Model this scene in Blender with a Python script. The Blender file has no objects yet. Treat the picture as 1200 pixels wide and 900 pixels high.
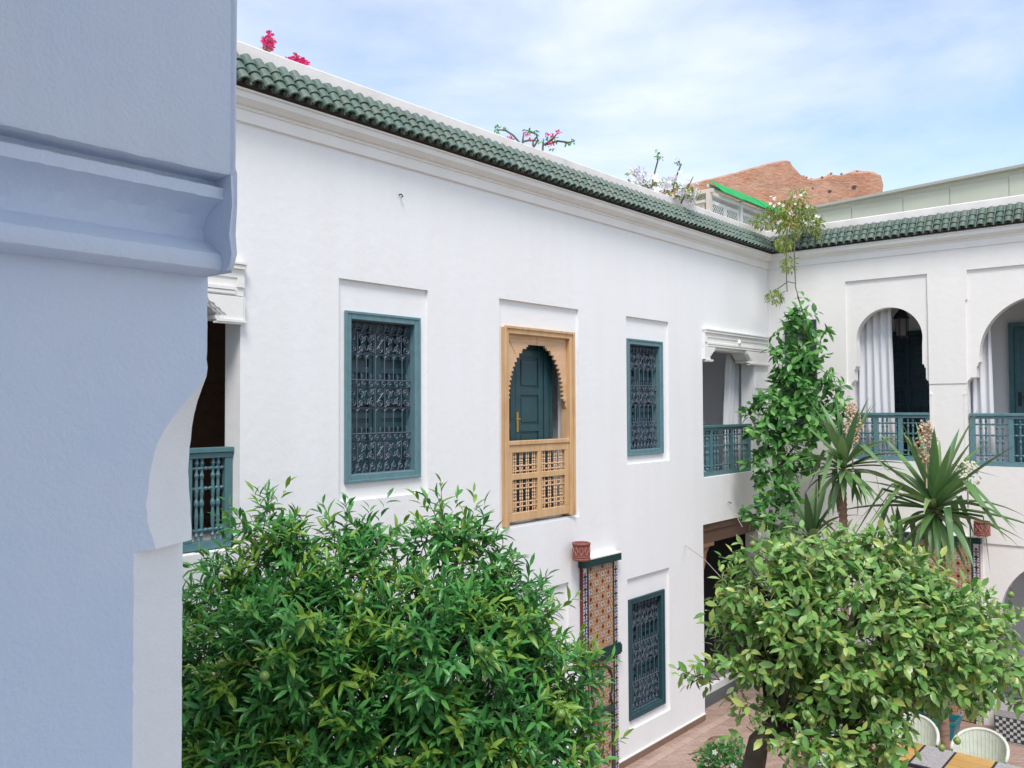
import bpy, bmesh, math, random
import numpy as np
from mathutils import Vector, Matrix
random.seed(7)
RNG = np.random.default_rng(11)
SC = bpy.context.scene
COL = SC.collection
R = math.radians
PI = math.pi
# ------------------------------------------------------------------ camera
CAMZ = 5.2125
yaw, pit, rol = R(40.34), R(1.586), R(-0.266)
F_ = Vector((math.cos(yaw)*math.cos(pit), math.sin(yaw)*math.cos(pit), math.sin(pit)))
Rt = Vector((math.sin(yaw), -math.cos(yaw), 0)); Up = Rt.cross(F_)
cr = Rt*math.cos(rol) + Up*math.sin(rol); cu = -Rt*math.sin(rol) + Up*math.cos(rol)
cam = bpy.data.cameras.new('camera'); camo = bpy.data.objects.new('camera', cam); COL.objects.link(camo)
m = Matrix.Identity(4)
for i in range(3):
    m[i][0] = cr[i]; m[i][1] = cu[i]; m[i][2] = -F_[i]
m[2][3] = CAMZ
camo.matrix_world = m
cam.sensor_width = 36; cam.lens = 36*1014/1200; cam.clip_start = 0.05; cam.clip_end = 3000
SC.camera = camo
SC.render.resolution_x = 1024; SC.render.resolution_y = 768
SC.view_settings.view_transform = 'Standard'; SC.view_settings.look = 'None'
SC.view_settings.exposure = 0.72; SC.view_settings.gamma = 1
# ------------------------------------------------------------------ light
SUN_EL, SUN_AZ = R(58), R(229)            # azimuth clockwise from +Y
w = bpy.data.worlds.new('World'); SC.world = w; w.use_nodes = True
nt = w.node_tree; nt.nodes.clear()
def wn(t, **k):
    n = nt.nodes.new(t)
    for a, b in k.items(): setattr(n, a, b)
    return n
sky = wn('ShaderNodeTexSky', sky_type='NISHITA', sun_disc=False, sun_elevation=SUN_EL, sun_rotation=SUN_AZ,
         air_density=1.0, dust_density=0.7, ozone_density=2.0)
tc = wn('ShaderNodeTexCoord')
mp = wn('ShaderNodeMapping'); mp.inputs['Scale'].default_value = (1.2, 1.2, 3.4)
mp.inputs['Rotation'].default_value = (0.18, 0.1, 0.9)
no = wn('ShaderNodeTexNoise'); no.inputs['Scale'].default_value = 1.7; no.inputs['Detail'].default_value = 9
no.inputs['Roughness'].default_value = 0.55; no.inputs['Distortion'].default_value = 0.3
rp = wn('ShaderNodeValToRGB')
rp.color_ramp.elements[0].position = 0.30; rp.color_ramp.elements[0].color = (0.07, 0.07, 0.07, 1)
rp.color_ramp.elements[1].position = 0.64; rp.color_ramp.elements[1].color = (0.95, 0.95, 0.95, 1)
mx = wn('ShaderNodeMix', data_type='RGBA')
mul = wn('ShaderNodeVectorMath', operation='SCALE'); mul.inputs['Scale'].default_value = 1.0
CLOUD = (4.15, 4.4, 4.7, 1)
bg = wn('ShaderNodeBackground'); bg.inputs['Strength'].default_value = 0.15
out = wn('ShaderNodeOutputWorld')
lk = nt.links.new
lk(tc.outputs['Generated'], mp.inputs['Vector']); lk(mp.outputs[0], no.inputs['Vector'])
lk(no.outputs['Fac'], rp.inputs['Fac']); lk(rp.outputs['Color'], mx.inputs['Factor'])
lk(sky.outputs[0], mx.inputs['A']); mx.inputs['B'].default_value = CLOUD
lk(mx.outputs['Result'], bg.inputs['Color']); lk(bg.outputs[0], out.inputs['Surface'])
sd = Vector((math.sin(SUN_AZ)*math.cos(SUN_EL), math.cos(SUN_AZ)*math.cos(SUN_EL), math.sin(SUN_EL)))
sl = bpy.data.lights.new('sun', 'SUN'); sl.energy = 2.2; sl.angle = R(20); sl.color = (1.0, 0.955, 0.91)
so = bpy.data.objects.new('sun', sl); COL.objects.link(so)
so.rotation_euler = (-sd).to_track_quat('-Z', 'Y').to_euler(); so.location = (0, 0, 30)
# ------------------------------------------------------------------ helpers
class MB:
    def __init__(s): s.v = []; s.f = []; s.m = []
    def add(s, vs, fs, mi=0):
        o = len(s.v); s.v.extend(tuple(p) for p in vs)
        for f in fs: s.f.append(tuple(i+o for i in f)); s.m.append(mi)
    def box(s, x0, x1, y0, y1, z0, z1, mi=0):
        s.add([(x0,y0,z0),(x1,y0,z0),(x1,y1,z0),(x0,y1,z0),(x0,y0,z1),(x1,y0,z1),(x1,y1,z1),(x0,y1,z1)],
              [(0,3,2,1),(4,5,6,7),(0,1,5,4),(1,2,6,5),(2,3,7,6),(3,0,4,7)], mi)
    def bbox(s, x0, x1, y0, y1, z0, z1, b=0.006, mi=0):      # box with chamfered edges
        bm = bmesh.new()
        r = bmesh.ops.create_cube(bm, size=1)
        bmesh.ops.scale(bm, vec=(x1-x0, y1-y0, z1-z0), verts=bm.verts)
        bmesh.ops.translate(bm, vec=((x0+x1)/2, (y0+y1)/2, (z0+z1)/2), verts=bm.verts)
        bmesh.ops.bevel(bm, geom=bm.edges[:], offset=b, segments=1, affect='EDGES')
        bm.verts.index_update()
        s.add([tuple(v.co) for v in bm.verts], [[v.index for v in f.verts] for f in bm.faces], mi); bm.free()
    def tube(s, pts, rad, n=6, mi=0, cap=True):
        pts = [Vector(p) for p in pts]; k = len(pts)
        if not hasattr(rad, '__len__'): rad = [rad]*k
        vs = []; up = None
        for i, p in enumerate(pts):
            t = (pts[min(i+1,k-1)] - pts[max(i-1,0)])
            if t.length < 1e-9: t = Vector((0,0,1))
            t.normalize()
            if up is None:
                up = Vector((0,0,1)) if abs(t.z) < .9 else Vector((1,0,0))
            a = t.cross(up)
            if a.length < 1e-6: a = t.orthogonal()
            a.normalize(); b = a.cross(t); up = b
            for j in range(n):
                q = 2*PI*j/n; vs.append(p + (a*math.cos(q) + b*math.sin(q))*rad[i])
        fs = [(i*n+j, i*n+(j+1)%n, (i+1)*n+(j+1)%n, (i+1)*n+j) for i in range(k-1) for j in range(n)]
        if cap: fs += [tuple(range(n-1,-1,-1)), tuple((k-1)*n+j for j in range(n))]
        s.add(vs, fs, mi)
    def lathe(s, prof, c=(0,0,0), n=12, mi=0):               # prof: (radius, z)
        vs = [(c[0]+r*math.cos(2*PI*j/n), c[1]+r*math.sin(2*PI*j/n), c[2]+z) for r, z in prof for j in range(n)]
        k = len(prof)
        fs = [(i*n+j, i*n+(j+1)%n, (i+1)*n+(j+1)%n, (i+1)*n+j) for i in range(k-1) for j in range(n)]
        fs += [tuple(range(n-1,-1,-1)), tuple((k-1)*n+j for j in range(n))]
        s.add(vs, fs, mi)
    def prism(s, poly, axis, a, b, mi=0):                    # poly of (u,w); extruded along axis a..b
        def P(u, p, w): return (p,u,w) if axis == 'X' else ((u,p,w) if axis == 'Y' else (u,w,p))
        n = len(poly)
        vs = [P(u,a,w_) for u,w_ in poly] + [P(u,b,w_) for u,w_ in poly]
        fs = [tuple(range(n)), tuple(range(2*n-1,n-1,-1))] + [(i,(i+1)%n,n+(i+1)%n,n+i) for i in range(n)]
        s.add(vs, fs, mi)
    def wall(s, axis, p0, p1, u0, u1, w0, w1, holes=(), mi=0): # slab with rectangular holes (ua,ub,wa,wb)
        P = (lambda u,p,w_: (p,u,w_)) if axis == 'X' else (lambda u,p,w_: (u,p,w_))
        us = sorted({u0,u1}|{min(max(h[i],u0),u1) for h in holes for i in (0,1)})
        ws = sorted({w0,w1}|{min(max(h[i],w0),w1) for h in holes for i in (2,3)})
        def solid(i, j):
            if i < 0 or j < 0 or i >= len(us)-1 or j >= len(ws)-1: return False
            cu_, cw = (us[i]+us[i+1])/2, (ws[j]+ws[j+1])/2
            return not any(h[0] < cu_ < h[1] and h[2] < cw < h[3] for h in holes)
        for i in range(len(us)-1):
            for j in range(len(ws)-1):
                if not solid(i,j): continue
                a,b,c,d = us[i],us[i+1],ws[j],ws[j+1]
                for p in (p0,p1): s.add([P(a,p,c),P(b,p,c),P(b,p,d),P(a,p,d)], [(0,1,2,3)], mi)
                for (di,dj,e) in ((-1,0,((a,c),(a,d))),(1,0,((b,c),(b,d))),(0,-1,((a,c),(b,c))),(0,1,((a,d),(b,d)))):
                    if not solid(i+di,j+dj):
                        (ua,wa),(ub,wb) = e
                        s.add([P(ua,p0,wa),P(ub,p0,wb),P(ub,p1,wb),P(ua,p1,wa)], [(0,1,2,3)], mi)
    def archfill(s, axis, p0, p1, uc, W, prof, mi=0):        # prof: rising list of (z, halfwidth); fills out to W each side
        P = (lambda u,p,w_: (p,u,w_)) if axis == 'X' else (lambda u,p,w_: (u,p,w_))
        for sg in (-1,1):
            for (za,wa),(zb,wb) in zip(prof, prof[1:]):
                A = uc+sg*wa; B = uc+sg*wb; O = uc+sg*W
                if zb > za+1e-9:
                    for p in (p0,p1): s.add([P(A,p,za),P(O,p,za),P(O,p,zb),P(B,p,zb)], [(0,1,2,3)], mi)
                s.add([P(A,p0,za),P(B,p0,zb),P(B,p1,zb),P(A,p1,za)], [(0,1,2,3)], mi)
            za, wa = prof[0]
            s.add([P(uc+sg*wa,p0,za),P(uc+sg*W,p0,za),P(uc+sg*W,p1,za),P(uc+sg*wa,p1,za)], [(0,1,2,3)], mi)
    def build(s, name, mats, parent=None, smooth=False, fixn=True, weld=False, link=True):
        me = bpy.data.meshes.new(name)
        off = parent.matrix_world.translation if parent is not None else Vector((0,0,0))
        if parent is not None: off = world_loc(parent)
        me.from_pydata([(p[0]-off[0], p[1]-off[1], p[2]-off[2]) for p in s.v], [], s.f)
        if not isinstance(mats, (list,tuple)): mats = [mats]
        for mt in mats: me.materials.append(mt)
        if len(mats) > 1: me.polygons.foreach_set('material_index', s.m)
        if fixn or weld:
            bm = bmesh.new(); bm.from_mesh(me)
            if weld: bmesh.ops.remove_doubles(bm, verts=bm.verts, dist=1e-5)
            if fixn: bmesh.ops.recalc_face_normals(bm, faces=bm.faces)
            bm.to_mesh(me); bm.free()
        if smooth:
            me.polygons.foreach_set('use_smooth', [True]*len(me.polygons))
            if smooth != True: me.set_sharp_from_angle(angle=R(smooth))
        me.update()
        o = bpy.data.objects.new(name, me)
        if parent is not None: o.parent = parent
        if link: COL.objects.link(o)
        return o
def world_loc(o):
    v = Vector((0,0,0))
    while o is not None: v += o.location; o = o.parent
    return v
def tag(o, label=None, cat=None, group=None, kind=None):
    if label: o['label'] = label
    if cat: o['category'] = cat
    if group: o['group'] = group
    if kind: o['kind'] = kind
    return o
def thing(name, label, cat, loc=(0,0,0), group=None):
    o = bpy.data.objects.new(name, None); o.location = loc; o.empty_display_size = .2
    COL.objects.link(o); return tag(o, label, cat, group)
def share(name, me, parent, mat4):                            # one more object of an existing mesh; mat4 in world space
    o = bpy.data.objects.new(name, me); o.parent = parent
    wl = world_loc(parent)
    o.matrix_basis = Matrix.Translation(-wl) @ mat4
    COL.objects.link(o); return o
# ------------------------------------------------------------------ materials
def mat(name, col, rough=.6, bump=None, var=None, metal=0, spec=.5, coat=0, objvar=0, island=0, transl=0, trcol=None, dirt=0):
    mt = bpy.data.materials.new(name); mt.use_nodes = True
    n = mt.node_tree.nodes; l = mt.node_tree.links.new
    b = n['Principled BSDF']; b.inputs['Roughness'].default_value = rough; b.inputs['Metallic'].default_value = metal
    b.inputs['Specular IOR Level'].default_value = spec
    if coat: b.inputs['Coat Weight'].default_value = coat; b.inputs['Coat Roughness'].default_value = .15
    c4 = (*col, 1)
    cur = None
    tcn = n.new('ShaderNodeTexCoord')
    def rgb():
        q = n.new('ShaderNodeRGB'); q.outputs[0].default_value = c4; return q.outputs[0]
    cur = rgb()
    def mixc(a, col2, fac, mode='MIX'):
        x = n.new('ShaderNodeMix'); x.data_type = 'RGBA'; x.blend_type = mode
        l(a, x.inputs['A'])
        if hasattr(col2, 'is_output'): l(col2, x.inputs['B'])
        else: x.inputs['B'].default_value = (*col2, 1)
        if hasattr(fac, 'is_output'): l(fac, x.inputs['Factor'])
        else: x.inputs['Factor'].default_value = fac
        return x.outputs['Result']
    def noise(scale, detail=4, rng=(.35,.65), stretch=None):
        q = n.new('ShaderNodeTexNoise'); q.inputs['Scale'].default_value = scale; q.inputs['Detail'].default_value = detail
        src = tcn.outputs['Object']
        if stretch:
            mpn = n.new('ShaderNodeMapping'); mpn.inputs['Scale'].default_value = stretch; l(src, mpn.inputs['Vector']); src = mpn.outputs[0]
        l(src, q.inputs['Vector'])
        r_ = n.new('ShaderNodeMapRange'); r_.inputs['From Min'].default_value = rng[0]; r_.inputs['From Max'].default_value = rng[1]
        l(q.outputs['Fac'], r_.inputs['Value']); return r_.outputs[0], q.outputs['Fac']
    if objvar:                                               # list of alternative colours chosen per object
        oi = n.new('ShaderNodeObjectInfo'); rmp = n.new('ShaderNodeValToRGB'); l(oi.outputs['Random'], rmp.inputs['Fac'])
        el = rmp.color_ramp.elements
        for k, cc in enumerate(objvar):
            e = el[k] if k < 2 else el.new(1)
            e.position = k/(len(objvar)-1); e.color = (*cc, 1)
        cur = rmp.outputs['Color']
    if island:
        ge = n.new('ShaderNodeNewGeometry'); oi = n.new('ShaderNodeObjectInfo')
        ad = n.new('ShaderNodeMath'); ad.operation = 'ADD'; l(ge.outputs['Random Per Island'], ad.inputs[0]); l(oi.outputs['Random'], ad.inputs[1])
        fr = n.new('ShaderNodeMath'); fr.operation = 'FRACT'; l(ad.outputs[0], fr.inputs[0])
        rmp = n.new('ShaderNodeValToRGB'); l(fr.outputs[0], rmp.inputs['Fac']); el = rmp.color_ramp.elements
        for k, cc in enumerate(island):
            e = el[k] if k < 2 else el.new(1)
            e.position = k/(len(island)-1); e.color = (*cc, 1)
        cur = rmp.outputs['Color']
    if var:                                                  # (colour2, scale, strength[, stretch])
        for v_ in (var if isinstance(var, list) else [var]):
            f_, _ = noise(v_[1], 6, (.4,.7), v_[3] if len(v_) > 3 else None)
            mm = n.new('ShaderNodeMath'); mm.operation = 'MULTIPLY'; l(f_, mm.inputs[0]); mm.inputs[1].default_value = v_[2]
            mm.use_clamp = True
            cur = mixc(cur, v_[0], mm.outputs[0])
    l(cur, b.inputs['Base Color'])
    if bump:                                                 # (scale, distance[, stretch]) list
        prev = None
        for bp in (bump if isinstance(bump, list) else [bump]):
            _, raw = noise(bp[0], 5, (.3,.7), bp[2] if len(bp) > 2 else None)
            bn = n.new('ShaderNodeBump'); bn.inputs['Strength'].default_value = 1; bn.inputs['Distance'].default_value = bp[1]
            l(raw, bn.inputs['Height'])
            if prev: l(prev, bn.inputs['Normal'])
            prev = bn.outputs[0]
        l(prev, b.inputs['Normal'])
    if transl:
        tr = n.new('ShaderNodeBsdfTranslucent'); l(cur, tr.inputs['Color'])
        ms = n.new('ShaderNodeMixShader'); ms.inputs[0].default_value = transl
        l(b.outputs[0], ms.inputs[1]); l(tr.outputs[0], ms.inputs[2]); l(ms.outputs[0], n['Material Output'].inputs['Surface'])
    return mt
M = {}
M['white'] = mat('white_plaster', (.80,.805,.815), .75, [(9,.004),(90,.0012)], [((.74,.73,.72),.5,.3),((.70,.68,.64),1.1,.17,(3,3,.35))], spec=.3)
M['cream'] = mat('cream_plaster', (.80,.78,.755), .75, [(9,.004),(90,.0012)], [((.74,.70,.66),.5,.35),((.68,.63,.57),1.1,.12,(3,3,.35))], spec=.3)
M['trim'] = mat('white_trim', (.80,.79,.77), .6, [(40,.0015)], [((.66,.64,.60),2.5,.35)], spec=.3)
M['coping'] = mat('coping_plaster', (.78,.75,.73), .7, [(30,.002)], [((.55,.50,.46),2.2,.4)])
M['shadeplaster'] = mat('shade_blue_plaster', (.66,.76,.91), .62, [(14,.003),(90,.0018),(260,.0008)], [((.55,.69,.90),3,.4),((.68,.74,.92),7,.3)], spec=.35)  # pillar plaster with the gallery's bluish shade put into its colour
M['chamfer'] = mat('lit_chamfer_plaster', (.84,.88,.91), .7, [(14,.004),(120,.0025)], [((.74,.78,.79),6,.35)])  # paler copy of the pillar plaster, courtyard light put into the colour
M['inner'] = mat('gallery_inner_plaster', (.78,.78,.80), .8, [(20,.002)])
M['passageshade'] = mat('passage_shade_plaster', (.07,.07,.075), .8)  # shade inside the passage put into a near-black lining colour
M['dark'] = mat('hole_shade', (.05,.05,.055), .8)
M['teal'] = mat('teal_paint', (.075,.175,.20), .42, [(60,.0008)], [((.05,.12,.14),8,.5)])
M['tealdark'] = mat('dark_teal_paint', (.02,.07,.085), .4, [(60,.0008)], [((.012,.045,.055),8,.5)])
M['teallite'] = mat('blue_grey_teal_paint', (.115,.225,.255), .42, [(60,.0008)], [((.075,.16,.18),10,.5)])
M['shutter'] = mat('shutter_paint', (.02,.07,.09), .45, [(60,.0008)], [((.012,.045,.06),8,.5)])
M['iron'] = mat('grille_iron', (.11,.125,.165), .5, None, metal=.2)
M['wood'] = mat('pale_wood', (.60,.385,.20), .5, [(40,.0012,(1,1,.1))], [((.44,.25,.11),14,.7,(1,1,.08)),((.68,.48,.28),5,.3)])
M['woodpink'] = mat('pinkish_wood', (.66,.43,.26), .5, [(40,.0012,(1,1,.1))], [((.54,.33,.17),14,.7,(.15,1,1))])
M['brownwood'] = mat('brown_wood', (.10,.055,.032), .55, [(40,.0012)], [((.06,.03,.018),9,.6)])
M['mortar'] = mat('roof_mortar', (.24,.165,.145), .9, [(40,.004)], [((.14,.10,.09),9,.6)])
M['tile'] = mat('green_glazed_tile', (.1,.2,.15), .45, [(35,.0015)], [((.17,.19,.14),11,.45),((.03,.07,.055),26,.45)],
                objvar=[(.05,.105,.085),(.08,.135,.11),(.06,.12,.10),(.11,.15,.12),(.075,.115,.088),(.075,.14,.12),(.13,.155,.125)])
M['pan'] = mat('dark_green_tile', (.035,.07,.055), .4, [(35,.0015)])
M['floor'] = None
M['leaf'] = mat('orange_leaf', (.05,.13,.03), .3, island=[(.035,.16,.045),(.06,.24,.06),(.10,.33,.08),(.14,.40,.09),(.075,.28,.075)], transl=.3)
M['leafyoung'] = mat('orange_young_leaf', (.15,.28,.04), .4, island=[(.13,.28,.035),(.20,.36,.05),(.28,.44,.07)], transl=.3)
M['lemon'] = mat('lemon_leaf', (.1,.2,.05), .33, island=[(.065,.19,.04),(.13,.31,.065),(.20,.40,.09),(.29,.48,.13),(.43,.49,.13),(.14,.32,.085),(.25,.44,.14),(.35,.45,.19)], transl=.26)
M['vine'] = mat('vine_leaf', (.05,.14,.04), .4, island=[(.04,.14,.035),(.07,.24,.055),(.12,.33,.075),(.19,.41,.10)], transl=.3)
M['blade'] = mat('yucca_blade', (.05,.13,.05), .4, [(90,.0006)], [((.09,.17,.06),6,.5)], objvar=[(.07,.17,.05),(.12,.25,.08),(.20,.33,.12),(.10,.22,.10),(.26,.36,.13)], transl=.15)
M['dryblade'] = mat('dry_blade', (.10,.065,.04), .7, None, [((.04,.025,.02),8,.6)])
M['bark'] = mat('bark', (.06,.045,.035), .85, [(30,.012,(1,1,.3))], [((.03,.022,.018),12,.6)])
M['twig'] = mat('twig_bark', (.10,.09,.05), .8)
M['palmbark'] = mat('yucca_bark', (.30,.19,.13), .85, [(60,.01,(.4,.4,1.6))], [((.12,.07,.05),26,.8,(.4,.4,1.6))])
M['bloomdry'] = mat('dry_blossom', (.48,.34,.22), .8, island=[(.36,.22,.13),(.52,.37,.24),(.62,.47,.33)])
M['bloomcream'] = mat('cream_blossom', (.7,.66,.5), .7, island=[(.62,.58,.42),(.76,.72,.58)])
M['magenta'] = mat('magenta_bract', (.60,.02,.14), .5, island=[(.50,.012,.10),(.68,.02,.17),(.74,.04,.24)], transl=.3)
M['palefl'] = mat('pale_petal', (.72,.72,.8), .6, island=[(.66,.66,.80),(.80,.78,.80),(.78,.72,.76)], transl=.25)
M['whitefl'] = mat('white_petal', (.8,.8,.76), .6, transl=.2)
M['jasleaf'] = mat('jasmine_leaf', (.18,.26,.05), .5, island=[(.16,.23,.03),(.24,.32,.05),(.32,.37,.07),(.11,.19,.04)], transl=.35)
M['fruit'] = mat('green_fruit', (.14,.24,.05), .35, [(140,.001)], [((.22,.28,.06),9,.6)])
M['rampart'] = mat('rammed_earth', (.46,.235,.15), .95, [(.8,.14),(5,.05,(.8,.8,1.6)),(16,.035)], [((.34,.165,.10),.45,.6),((.55,.40,.31),.5,.6,(1,1,3)),((.26,.14,.10),1.8,.55,(1,1,2)),((.56,.30,.19),5,.5)])
M['cabin'] = mat('grey_green_cladding', (.40,.42,.345), .6, [(20,.001)], [((.33,.36,.29),1.1,.5)])
M['cabintrim'] = mat('grey_green_trim', (.30,.31,.27), .6)
M['lattice'] = mat('grey_lattice_paint', (.50,.53,.50), .6, None, [((.38,.40,.38),4,.5)])
M['postcream'] = mat('beige_post_paint', (.52,.47,.40), .65, None, [((.40,.35,.29),4,.5)])
M['sheet'] = mat('green_roof_sheet', (.008,.33,.075), .4, None, [((.004,.22,.05),3,.5)])
M['curtain'] = mat('white_curtain', (.76,.76,.79), .85, [(160,.0006)], transl=.12)
M['brass'] = mat('brass', (.55,.36,.12), .3, metal=.9)
M['black'] = mat('black_metal', (.02,.02,.022), .45)
M['glass'] = mat('lantern_glass', (.25,.22,.2), .12)
M['terracotta'] = mat('terracotta', (.24,.075,.06), .7, [(80,.002)], [((.16,.045,.035),18,.6)])
M['zochre'] = mat('ochre_zellige', (.46,.29,.17), .35, [(60,.0012)], [((.36,.20,.11),22,.6)])
M['zred'] = mat('oxblood_zellige', (.14,.022,.018), .3)
M['zblue'] = mat('blue_zellige', (.12,.16,.33), .3)
M['zwhite'] = mat('white_zellige', (.62,.62,.64), .3)
M['zdark'] = mat('dark_zellige', (.03,.045,.045), .3)
M['zgreen'] = mat('dark_green_zellige', (.010,.045,.042), .25, [(60,.001)])
M['zorange'] = mat('orange_zellige', (.50,.17,.05), .35)
M['pot'] = mat('teal_glaze', (.012,.19,.23), .25, [(20,.002)], [((.006,.11,.14),5,.6)])
M['wicker'] = mat('white_wicker', (.58,.61,.52), .6, [(120,.002)], [((.44,.48,.40),14,.5)])
M['tabletile'] = mat('yellow_table_tile', (.48,.30,.10), .35, [(40,.001)], [((.44,.22,.05),9,.5)], objvar=[(.46,.28,.09),(.52,.32,.11),(.42,.25,.08)])
M['mosaicgrey'] = mat('grey_mosaic', (.34,.32,.32), .4, None, [((.12,.12,.16),60,.9),((.55,.52,.50),80,.7)])
M['mosaicpale'] = mat('pale_mosaic', (.5,.49,.48), .4, None, [((.3,.29,.3),60,.7)])
M['skirt'] = mat('brown_skirting', (.22,.14,.10), .6, [(40,.001)], [((.16,.10,.07),5,.6)])
M['border'] = mat('border_floor_tile', (.40,.29,.24), .55, [(50,.0015)], [((.32,.22,.18),6,.5)], objvar=[(.36,.25,.20),(.43,.31,.26),(.39,.30,.25)])
M['soil'] = mat('soil', (.05,.035,.025), .95, [(30,.01)])
M['plank'] = mat('trellis_board', (.015,.035,.032), .6)
M['wire'] = mat('wire', (.30,.26,.22), .6)
def pattern_floor():
    mt = mat('terracotta_floor', (.36,.25,.205), .55)
    n = mt.node_tree.nodes; l = mt.node_tree.links.new; b = n['Principled BSDF']
    t = n.new('ShaderNodeTexCoord'); mpn = n.new('ShaderNodeMapping'); mpn.inputs['Rotation'].default_value = (0,0,R(45))
    br = n.new('ShaderNodeTexBrick'); br.inputs['Scale'].default_value = 1; br.inputs['Brick Width'].default_value = .16
    br.inputs['Row Height'].default_value = .055; br.inputs['Mortar Size'].default_value = .003; br.inputs['Bias'].default_value = 0
    br.inputs['Color1'].default_value = (.43,.31,.26,1); br.inputs['Color2'].default_value = (.33,.225,.185,1); br.inputs['Mortar'].default_value = (.24,.17,.145,1)
    ns = n.new('ShaderNodeTexNoise'); ns.inputs['Scale'].default_value = 1.3; ns.inputs['Detail'].default_value = 6
    mx_ = n.new('ShaderNodeMix'); mx_.data_type = 'RGBA'; mx_.blend_type = 'MULTIPLY'
    rr = n.new('ShaderNodeMapRange'); rr.inputs['From Min'].default_value = .4; rr.inputs['From Max'].default_value = .7
    rr.inputs['To Max'].default_value = .6
    l(t.outputs['Object'], mpn.inputs['Vector']); l(mpn.outputs[0], br.inputs['Vector']); l(t.outputs['Object'], ns.inputs['Vector'])
    l(ns.outputs['Fac'], rr.inputs['Value']); l(rr.outputs[0], mx_.inputs['Factor']); l(br.outputs['Color'], mx_.inputs['A'])
    mx_.inputs['B'].default_value = (.75,.70,.68,1); l(mx_.outputs['Result'], b.inputs['Base Color'])
    bn = n.new('ShaderNodeBump'); bn.inputs['Distance'].default_value = .004; bn.invert = True
    l(br.outputs['Fac'], bn.inputs['Height']); l(bn.outputs[0], b.inputs['Normal'])
    return mt
M['floor'] = pattern_floor()
M['ground'] = mat('dusty_ground', (.26,.20,.15), .95, [(.5,.05)], [((.18,.15,.09),.05,.6)])
# ------------------------------------------------------------------ setting
mb = MB(); mb.add([(-900,-900,-.02),(900,-900,-.02),(900,900,-.02),(-900,900,-.02)], [(0,1,2,3)])
tag(mb.build('ground', M['ground']), kind='structure')
mb = MB(); mb.box(-2,20,-4,10,-.015,0)
floor = tag(mb.build('courtyard_floor', M['floor']), kind='structure')
bt = MB(); bt.bbox(0,.27,0,.13,-.004,.008,.002)
tile0 = None
x = 10.4
k = 0
while x < 15.8:                                               # border strip along the left wing
    if tile0 is None:
        tile0 = bt.build('border_tile', M['border'], floor); me = tile0.data
        tile0.location = (x, 6.72, 0)
    else:
        share('border_tile', me, floor, Matrix.Translation((x, 6.72, random.uniform(-.002,.002))) @ Matrix.Rotation(random.uniform(-.01,.01),4,'Z'))
    x += .276
# ------------------------------------------------------------------ left wing
LW = thing('courtyard_house', 'long white two-storey wing on the left with teal grille windows and a wooden balcony door', 'building', (8,7,0), 'white courtyard wings under green tiled eaves')
YA = 7.0; XB = 15.887
PANELS = [(5.535,6.79,4.27,6.54),(8.005,9.665,3.72,6.565),(10.865,12.095,4.37,6.57),(10.84,12.05,.47,2.687),(6.9,9.40,-.1,2.87)]
WINS = [(5.64,6.672,4.46,6.208),(10.915,11.92,4.50,6.232),(10.912,11.905,.612,2.36)]
DOOR = (8.075,9.512,3.745,6.225)
LOG = (13.215,15.20,4.02,6.20); FAR = (2.42,4.41,3.95,6.20); GF = (13.175,15.3,-.1,3.235)
mb = MB()
mb.wall('Y', YA, YA+.035, -1, 21, 0, 8.2, PANELS+[LOG,FAR,GF])
gx = 8.15
holes2 = WINS+[DOOR,LOG,FAR,GF,(gx-.95,gx+.95,-.1,2.66)]
mb.wall('Y', YA+.035, YA+.25, -1, 21, 0, 8.2, holes2)
prof = [(1.95,.95),(2.0,.89),(2.0,.85),(2.08,.85)] + [(2.08+.58*math.sin(a), .85*math.cos(a)) for a in np.linspace(0,PI/2,14)[1:]]
mb.archfill('Y', YA+.035, YA+.25, gx, .9501, prof)
mb.build('wall', M['white'], LW)
mb = MB(); mb.box(-1,21,7.25,12,8.05,8.2); mb.box(-1,21,11.9,12,0,8.05); mb.build('roof_slab', M['coping'], LW)
mb = MB()                                                      # room shells behind openings
def shell(mb, x0,x1,y0,y1,z0,z1, openface='y0'):
    F = {'x0':[(x0,y0,z0),(x0,y1,z0),(x0,y1,z1),(x0,y0,z1)],'x1':[(x1,y0,z0),(x1,y1,z0),(x1,y1,z1),(x1,y0,z1)],
         'y0':[(x0,y0,z0),(x1,y0,z0),(x1,y0,z1),(x0,y0,z1)],'y1':[(x0,y1,z0),(x1,y1,z0),(x1,y1,z1),(x0,y1,z1)],
         'z0':[(x0,y0,z0),(x1,y0,z0),(x1,y1,z0),(x0,y1,z0)],'z1':[(x0,y0,z1),(x1,y0,z1),(x1,y1,z1),(x0,y1,z1)]}
    for k_, q in F.items():
        if k_ != openface: mb.add(q, [(0,1,2,3)])
for nm_, a_ in (('gallery_lining',(12.4,15.86,7.25,8.75,3.98,6.7)),('gallery_lining',(1.2,6.0,7.25,8.9,3.9,6.7)),('door_recess',(7.9,9.7,7.25,7.9,3.70,6.5)),
                ('niche_lining',(7.0,9.3,7.25,8.6,-.003,2.8)),('passage_lining',(12.6,15.86,7.25,9.6,.004,3.6))):
    mb = MB(); shell(mb, *a_); mb.build(nm_, M['passageshade'] if nm_ == 'passage_lining' else M['inner'], LW, fixn=False)

# skirting
mb = MB(); mb.box(9.4,13.165,6.982,6.999,.001,.10); mb.build('skirting', M['skirt'], LW)
mb = MB(); mb.box(9.4,13.17,6.978,6.999,.1005,.118); mb.build('skirting_cap', M['trim'], LW)
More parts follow.
